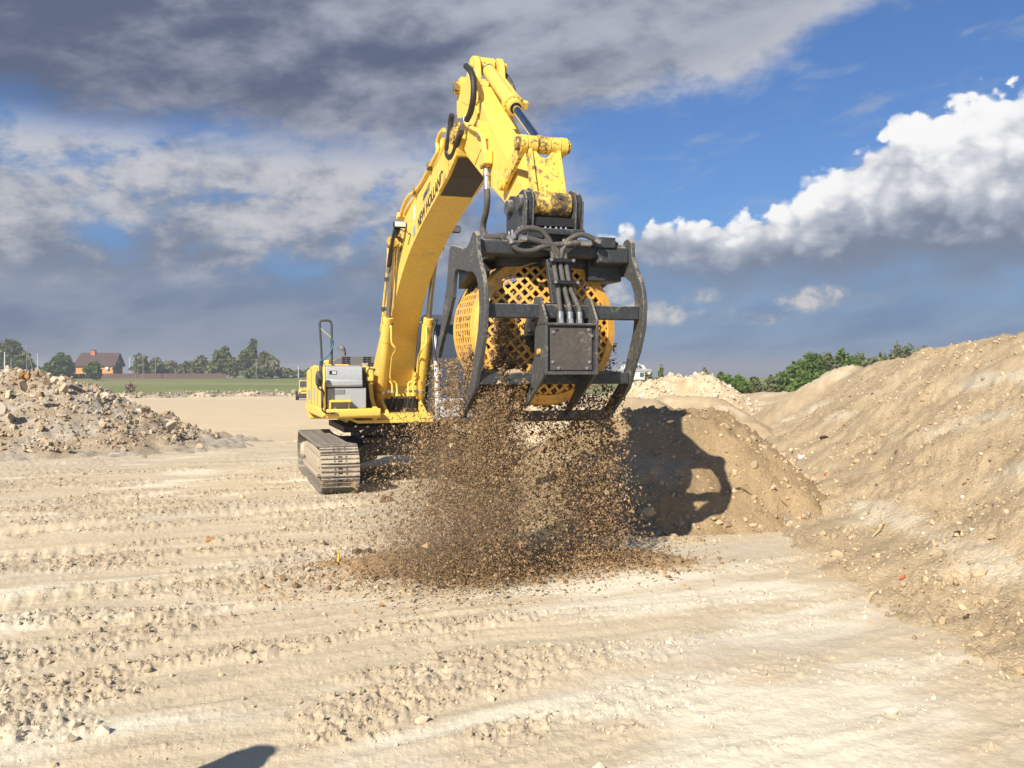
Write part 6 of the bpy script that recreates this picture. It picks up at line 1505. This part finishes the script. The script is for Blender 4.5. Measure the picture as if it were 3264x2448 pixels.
b = MB(); b.add([(-2.1, -.4, 1.9), (2.3, -.4, 1.9), (2.3, 2.4, 3.15), (-2.1, 2.4, 3.15), (-2.1, -.4, 1.75), (2.3, -.4, 1.75), (2.3, 2.4, 3.0), (-2.1, 2.4, 3.0)], [(0, 1, 2, 3), (7, 6, 5, 4), (0, 4, 5, 1), (1, 5, 6, 2), (2, 6, 7, 3), (3, 7, 4, 0)]); b.build('roof', 'roof', an)
b = MB(); b.bb(-2.5, -1.85, -.7, 0, 0, 3.1); b.build('pillar', 'stucco', an)
# long fence at the end of the meadow
fe = empty('fence', (0, 268, -1.0)); tag(fe, 'long low brown fence along the far end of the field', 'fence')
x0, x1 = P(-40, 1200, 268).x, P(722, 1200, 268).x; nseg = 34
for k in range(nseg):
    a = x0 + (x1 - x0) * k / nseg; c = x0 + (x1 - x0) * (k + 1) / nseg; gz = float(base_z(np.array([a]), np.array([268.]))[0]) + 1.0
    b = MB(); b.bb(a + .04, c - .04, -.03, .03, gz, gz + 1.45 + .05 * (k % 3)); b.build('panel', 'fence_brown', fe)
def pole(px, yt, yb, dep, rad, mat, label, arms=True, lean=0):
    a = P(px, yt, dep); gz = float(base_z(np.array([a.x]), np.array([dep]))[0]); x = P(px, yb, dep).x
    r = empty('utility_pole', (x, dep, gz)); tag(r, label, 'pole')
    b = MB(); b.tube([(0, 0, -.2), (a.x - x, 0, a.z - gz)], rad, 8, taper=rad * .75); b.build('post', mat, r)
    if arms:
        h = a.z - gz; b = MB(); b.bb(-.75, .75, -.05, .05, h - .55, h - .45)
        for w in (-.65, 0, .65): b.cyl((w, 0, h - .45), (w, 0, h - .2), .05, .03, seg=6)
        b.build('cross_arm', 'pole_wood', r)
    return a
w0 = pole(15, 1121, 1182, 250, .20, 'pole_white', 'thick white pole at the left edge of the photo', False)
pole(35, 1140, 1182, 250, .06, 'pole_white', 'thin pale post beside the thick white pole', False)
pole(120, 1126, 1172, 300, .13, 'pole_white', 'pale post between the leaning pole and the far mound', False)
pole(413.5, 1139, 1190, 290, .15, 'pole_white', 'white pole right of the orange house', False)
w1 = pole(456, 1129, 1194, 262, .14, 'pole_wood', 'tall wooden utility pole right of the house')
w2 = pole(496, 1134, 1194, 275, .13, 'pole_wood', 'second wooden utility pole further right')
w3 = pole(817, 1146, 1207, 258, .13, 'pole_wood', 'wooden pole in front of the tallest tree', False)
pole(951, 1167, 1203, 270, .13, 'pole_white', 'short white pole left of the excavator', False)
w4 = pole(996, 1152, 1190, 320, .12, 'pole_wood', 'distant wooden pole just above the excavator panel')
wa = pole(85, 1100, 1170, 255, .13, 'pole_wood', 'braced dark utility pole between the left trees')
ap = bpy.data.objects['utility_pole.009'] if 'utility_pole.009' in bpy.data.objects else None
if ap is not None:
    q = P(110, 1170, 255); b = MB(); b.tube([(0, 0, wa.z - ap.location.z - .6), (q.x - ap.location.x, .5, 0)], .11, 7); b.build('brace', 'pole_wood', ap)
def wire(a, c, label):
    m = (a + c) / 2 - Vector((0, 0, .5)); b = MB(); b.tube([a, m, c], .022, 4); o = b.build('power_line', 'pole_wood'); tag(o, label, 'wire')
wire(wa, w1, 'sagging wire between the braced pole and the first wooden pole'); wire(w1, w2, 'wire between the two wooden poles'); wire(w2, w3, 'long wire from the second wooden pole to the tallest tree'); wire(w3, w4, 'wire running right to the distant pole')
# far pale mound behind the left trees, white building behind the heaps
fm = [tuple(P(100, 1166, 420)), tuple(P(125, 1152, 420)), tuple(P(150, 1146, 420)), tuple(P(175, 1160, 420))]
heap('far_mound', fm, 0.5, (-265, -190, 390, 450), 1.5, lambda x, y, z, s: np.tile(np.array([.40, .34, .24]), (len(x), 1)), 'heap_soil', 'distant pale spoil mound behind the left trees', 0.3, 700, toe=1.0)
wb = empty('white_building', (P(2010, 1200, 240).x, 240, -1.0)); tag(wb, 'white building with an arched gable window behind the heaps', 'building')
k_ = 240 / FPX
b = MB(); b.bb(-3.5, 5.4, 0, 8, 0, 2.2); b.build('wall', 'house_white', wb)
b = MB(); b.bb(-3.5, 5.6, -.2, 8, 2.2, 2.9); b.build('storey_band', 'concrete_grey', wb)
b = MB(); g = [(-2.0, 2.9), (4.2, 2.9), (3.6, 3.9), (2.4, 4.1), (1.9, 4.75), (0.2, 4.75), (-.4, 4.1), (-1.5, 3.9)]; n = len(g)
b.add([(x, 0, z) for x, z in g] + [(x, 7, z) for x, z in g], [tuple(range(n)), tuple(range(2 * n - 1, n - 1, -1))] + [(i, i + n, (i + 1) % n + n, (i + 1) % n) for i in range(n)]); b.build('gable', 'house_white', wb)
b = MB(); g = [(0.1, 3.0), (3.2, 3.0)] + [(1.65 + 1.55 * math.cos(t), 3.0 + 1.1 * math.sin(t)) for t in np.linspace(0.1, math.pi - .1, 9)]; n = len(g)
b.add([(x, -.06, z) for x, z in g] + [(x, .02, z) for x, z in g], [tuple(range(n)), tuple(range(2 * n - 1, n - 1, -1))] + [(i, i + n, (i + 1) % n + n, (i + 1) % n) for i in range(n)]); b.build('arched_window', 'glass_dark', wb)
for x in (1.1, 2.1):
    b = MB(); b.bb(x, x + .1, -.1, -.05, 3.0, 4.0); b.build('mullion', 'house_white', wb)
for x in (-1.5, 2.5):
    b = MB(); b.bb(x, x + 1.1, -.05, .02, .7, 1.9); b.build('window', 'glass_dark', wb)

# ------------------------------------------------------------------ far wheel loader seen from behind
lq = P(965, 1277, 128); lgz = float(base_z(np.array([lq.x]), np.array([128.]))[0])
ld = empty('wheel_loader', (lq.x + .15, 128, lgz), R(12)); tag(ld, 'small yellow wheel loader far off beside the excavator', 'loader')
b = MB(); b.add([(-.75, -1.3, .95), (.75, -1.3, .95), (.75, .9, .95), (-.75, .9, .95), (-.62, -1.2, 1.55), (.62, -1.2, 1.55), (.68, .9, 1.85), (-.68, .9, 1.85)], [(3, 2, 1, 0), (4, 5, 6, 7), (0, 1, 5, 4), (1, 2, 6, 5), (2, 3, 7, 6), (3, 0, 4, 7)]); hd_ = b.build('hood', 'yellow', ld, bevel=.06)
b = MB(); b.add([(-.95, -1.5, 1.0), (.95, -1.5, 1.0), (.95, -.9, 1.0), (-.95, -.9, 1.0), (-.6, -1.45, .35), (.6, -1.45, .35), (.6, -.9, .35), (-.6, -.9, .35)], [(0, 1, 2, 3), (7, 6, 5, 4), (0, 4, 5, 1), (1, 5, 6, 2), (2, 6, 7, 3), (3, 7, 4, 0)]); b.build('counterweight', 'dark_grey', ld, bevel=.04)
b = MB(); b.bb(-.35, .35, -1.33, -1.22, 1.30, 1.42); b.build('grille', 'black', ld)
for s in (-1, 1):
    b = MB(); b.bb(s * .52 - .09, s * .52 + .09, -1.34, -1.24, 1.08, 1.2); b.build('tail_lamp', 'black', ld)
    for y in (-.25, 2.4):
        b = MB(); b.lathe((s * .72, y, .62), (s, 0, 0), [(0, .25), (0, .52), (.06, .62), (.36, .62), (.42, .52), (.42, .25)], 24); wh = b.build('wheel', 'black', ld)
        b = MB(); b.lathe((s * 1.08, y, .62), (s, 0, 0), [(0, .30), (.05, .28), (.02, .12), (.06, 0)], 16); b.build('rim', 'yellow', wh)
b = MB(); b.tube([(-.2, -.2, 1.6), (-.2, -.2, 2.15), (-.22, -.3, 2.25)], .06, 8); b.build('exhaust', 'dark_grey', ld)
b = MB()
for x in (-.62, .62):
    for y in (.9, 2.1): b.bb(x - .05, x + .05, y - .05, y + .05, 1.8, 2.75)
b.bb(-.72, .72, .8, 2.2, 2.72, 2.82); cb = b.build('cab', 'yellow', ld)
b = MB(); b.bb(-.6, .6, .93, 2.07, 1.82, 2.72); b.build('window', 'glass_blue', cb)
b = MB(); b.lathe((-.45, 1.0, 2.82), (0, 0, 1), [(0, .09), (.12, .09), (.17, 0)], 10); b.build('beacon', 'lamp_glass', cb)
b = MB(); b.bb(-.4, .4, 2.0, 3.2, .7, 1.3); b.build('front_frame', 'yellow', ld)
b = MB(); b.add([(-1.2, 3.3, .15), (1.2, 3.3, .15), (1.2, 4.2, .12), (-1.2, 4.2, .12), (-1.2, 3.2, 1.1), (1.2, 3.2, 1.1), (1.2, 3.4, 1.1), (-1.2, 3.4, 1.1)], [(3, 2, 1, 0), (4, 5, 6, 7), (0, 1, 5, 4), (1, 2, 6, 5), (2, 3, 7, 6), (3, 0, 4, 7)]); b.build('loader_bucket', 'dark_grey', ld)

# ------------------------------------------------------------------ bystander left of the camera, whose shadow reaches into the picture
def person():
    hh = 1.78
    tip = Vector((-1.30, 4.63, 0)); kk = 1 / math.tan(SUN_EL)
    foot = tip - Vector((math.sin(SUN_AZ), math.cos(SUN_AZ), 0)) * hh * kk
    root = empty('person', (foot.x, foot.y, float(ground_z(foot.x, foot.y)[0])), R(62)); tag(root, 'person in a dark jacket standing just left of the camera', 'person')
    J = {'pel': (0, 0, .98), 'sp': (0, 0, 1.2), 'ch': (0, .01, 1.38), 'nk': (0, .01, 1.52), 'hd': (0, -.02, 1.60), 'tp': (0, -.01, 1.74),
         'ls': (-.19, .01, 1.45), 'le': (-.25, .03, 1.16), 'lw': (-.25, -.06, .92), 'lh': (-.25, -.09, .84), 'rs': (.19, .01, 1.45), 're': (.25, .03, 1.16), 'rw': (.25, -.06, .92), 'rh': (.25, -.09, .84),
         'lp': (-.10, 0, .92), 'lk': (-.11, -.01, .50), 'la': (-.12, .03, .08), 'lt': (-.13, -.13, .035), 'rp': (.10, 0, .92), 'rk': (.11, -.01, .50), 'ra': (.12, .03, .08), 'rt': (.13, -.13, .035)}
    rad = {'pel': .145, 'sp': .14, 'ch': .155, 'nk': .06, 'hd': .088, 'tp': .07, 'ls': .075, 'le': .05, 'lw': .035, 'lh': .04, 'rs': .075, 're': .05, 'rw': .035, 'rh': .04, 'lp': .09, 'lk': .062, 'la': .045, 'lt': .04, 'rp': .09, 'rk': .062, 'ra': .045, 'rt': .04}
    E = [('pel', 'sp'), ('sp', 'ch'), ('ch', 'nk'), ('nk', 'hd'), ('hd', 'tp'), ('ch', 'ls'), ('ls', 'le'), ('le', 'lw'), ('lw', 'lh'), ('ch', 'rs'), ('rs', 're'), ('re', 'rw'), ('rw', 'rh'), ('pel', 'lp'), ('lp', 'lk'), ('lk', 'la'), ('la', 'lt'), ('pel', 'rp'), ('rp', 'rk'), ('rk', 'ra'), ('ra', 'rt')]
    for h_ in ('l', 'r'):
        sg = -1 if h_ == 'l' else 1
        for i, (dx, ln) in enumerate(((-.03, .06), (-.01, .075), (.01, .072), (.03, .058))):
            a = f'{h_}f{i}'; c = f'{h_}g{i}'; J[a] = (sg * .25 + sg * 0.0, -.09 + dx, .79); J[c] = (sg * .245, -.10 + dx, .79 - ln); rad[a] = .0095; rad[c] = .008; E += [(h_ + 'h', a), (a, c)]
        J[h_ + 'th'] = (sg * .225, -.135, .80); rad[h_ + 'th'] = .0095; E.append((h_ + 'h', h_ + 'th'))
    ks = list(J); me = bpy.data.meshes.new('body'); me.from_pydata([J[k] for k in ks], [(ks.index(a), ks.index(c)) for a, c in E], [])
    o = bpy.data.objects.new('body', me); link(o, root)
    bm = bmesh.new(); bm.from_mesh(me); ly = bm.verts.layers.skin.verify(); bm.verts.ensure_lookup_table()
    for i, k in enumerate(ks):
        bm.verts[i][ly].radius = (rad[k], rad[k] * (.75 if k in ('ch', 'sp', 'pel') else 1)); bm.verts[i][ly].use_root = (k == 'pel')
    bm.to_mesh(me); bm.free()
    o.modifiers.new('skin', 'SKIN'); s = o.modifiers.new('sub', 'SUBSURF'); s.levels = 2; s.render_levels = 2
    t, bb = new_mat('clothes'); tc = t.node('ShaderNodeTexCoord'); sp = t.node('ShaderNodeSeparateXYZ'); t.l.new(tc.outputs['Object'], sp.inputs[0]); z = sp.outputs[2]
    c = t.mix(t.m('GREATER_THAN', z, .09), (.03, .025, .02, 1), (.05, .06, .09, 1)); c = t.mix(t.m('GREATER_THAN', z, .95), c, (.035, .04, .045, 1)); c = t.mix(t.m('GREATER_THAN', z, 1.51), c, (.42, .25, .17, 1))
    hand = t.m('MULTIPLY', t.m('LESS_THAN', z, .90), t.m('GREATER_THAN', t.m('ABSOLUTE', sp.outputs[0]), .205)); c = t.mix(hand, c, (.42, .25, .17, 1))
    t.l.new(c, bb.inputs['Base Color']); bb.inputs['Roughness'].default_value = .8; me.materials.append(MATS['clothes'])
    b = MB(); b.lathe((0, .02, 1.44), (0, -.05, 1), [(0, .17), (.06, .135), (.14, .125), (.24, .13), (.31, .10), (.35, .05), (.36, 0)], 20); b.build('hood', 'dark_grey', root)
person()

# ------------------------------------------------------------------ air
def haze():
    m = bpy.data.materials.new('haze'); m.use_nodes = True; t = NT(m.node_tree); t.n.clear()
    out = t.node('ShaderNodeOutputMaterial'); v = t.node('ShaderNodeVolumePrincipled')
    v.inputs['Color'].default_value = (0.80, 0.82, 0.86, 1); v.inputs['Density'].default_value = 0.0009; v.inputs['Anisotropy'].default_value = 0.2
    t.l.new(v.outputs[0], out.inputs['Volume']); MATS['haze'] = m
    b = MB(); b.bb(-9500, 9500, -9500, 9500, -95, 17); o = b.build('haze', 'haze', smooth=False); tag(o, 'thin dusty air over the whole site', 'haze', kind='stuff')
haze()
def dust():
    m = bpy.data.materials.new('dust'); m.use_nodes = True; t = NT(m.node_tree); t.n.clear()
    out = t.node('ShaderNodeOutputMaterial'); v = t.node('ShaderNodeVolumePrincipled')
    v.inputs['Color'].default_value = (0.80, 0.64, 0.44, 1); v.inputs['Anisotropy'].default_value = 0.1
    tc = t.node('ShaderNodeTexCoord'); p = tc.outputs['Object']
    ln = t.node('ShaderNodeVectorMath', operation='LENGTH'); t.l.new(p, ln.inputs[0])
    n = t.noise(p, 1.6, 3, 0.6)
    den = t.m('MULTIPLY', t.ss(ln.outputs['Value'], 1.0, 0.25), t.ss(n, 0.32, 0.70))
    t.l.new(t.m('MULTIPLY', den, 1.0), v.inputs['Density']); t.l.new(v.outputs[0], out.inputs['Volume']); MATS['dust'] = m
    m.cycles.volume_step_rate = 3.0
    co, f = ico(2); c = W(np.array([-0.85]), np.array([7.0]), np.array([0.55]))[0]
    o = np_mesh('dust_cloud', co, f, 'dust'); o.location = c; o.scale = (1.25, 0.9, 1.05); o.rotation_euler = (0, 0, MA)
    tag(o, 'thin brown dust drifting around the falling soil', 'dust', kind='stuff')
dust()
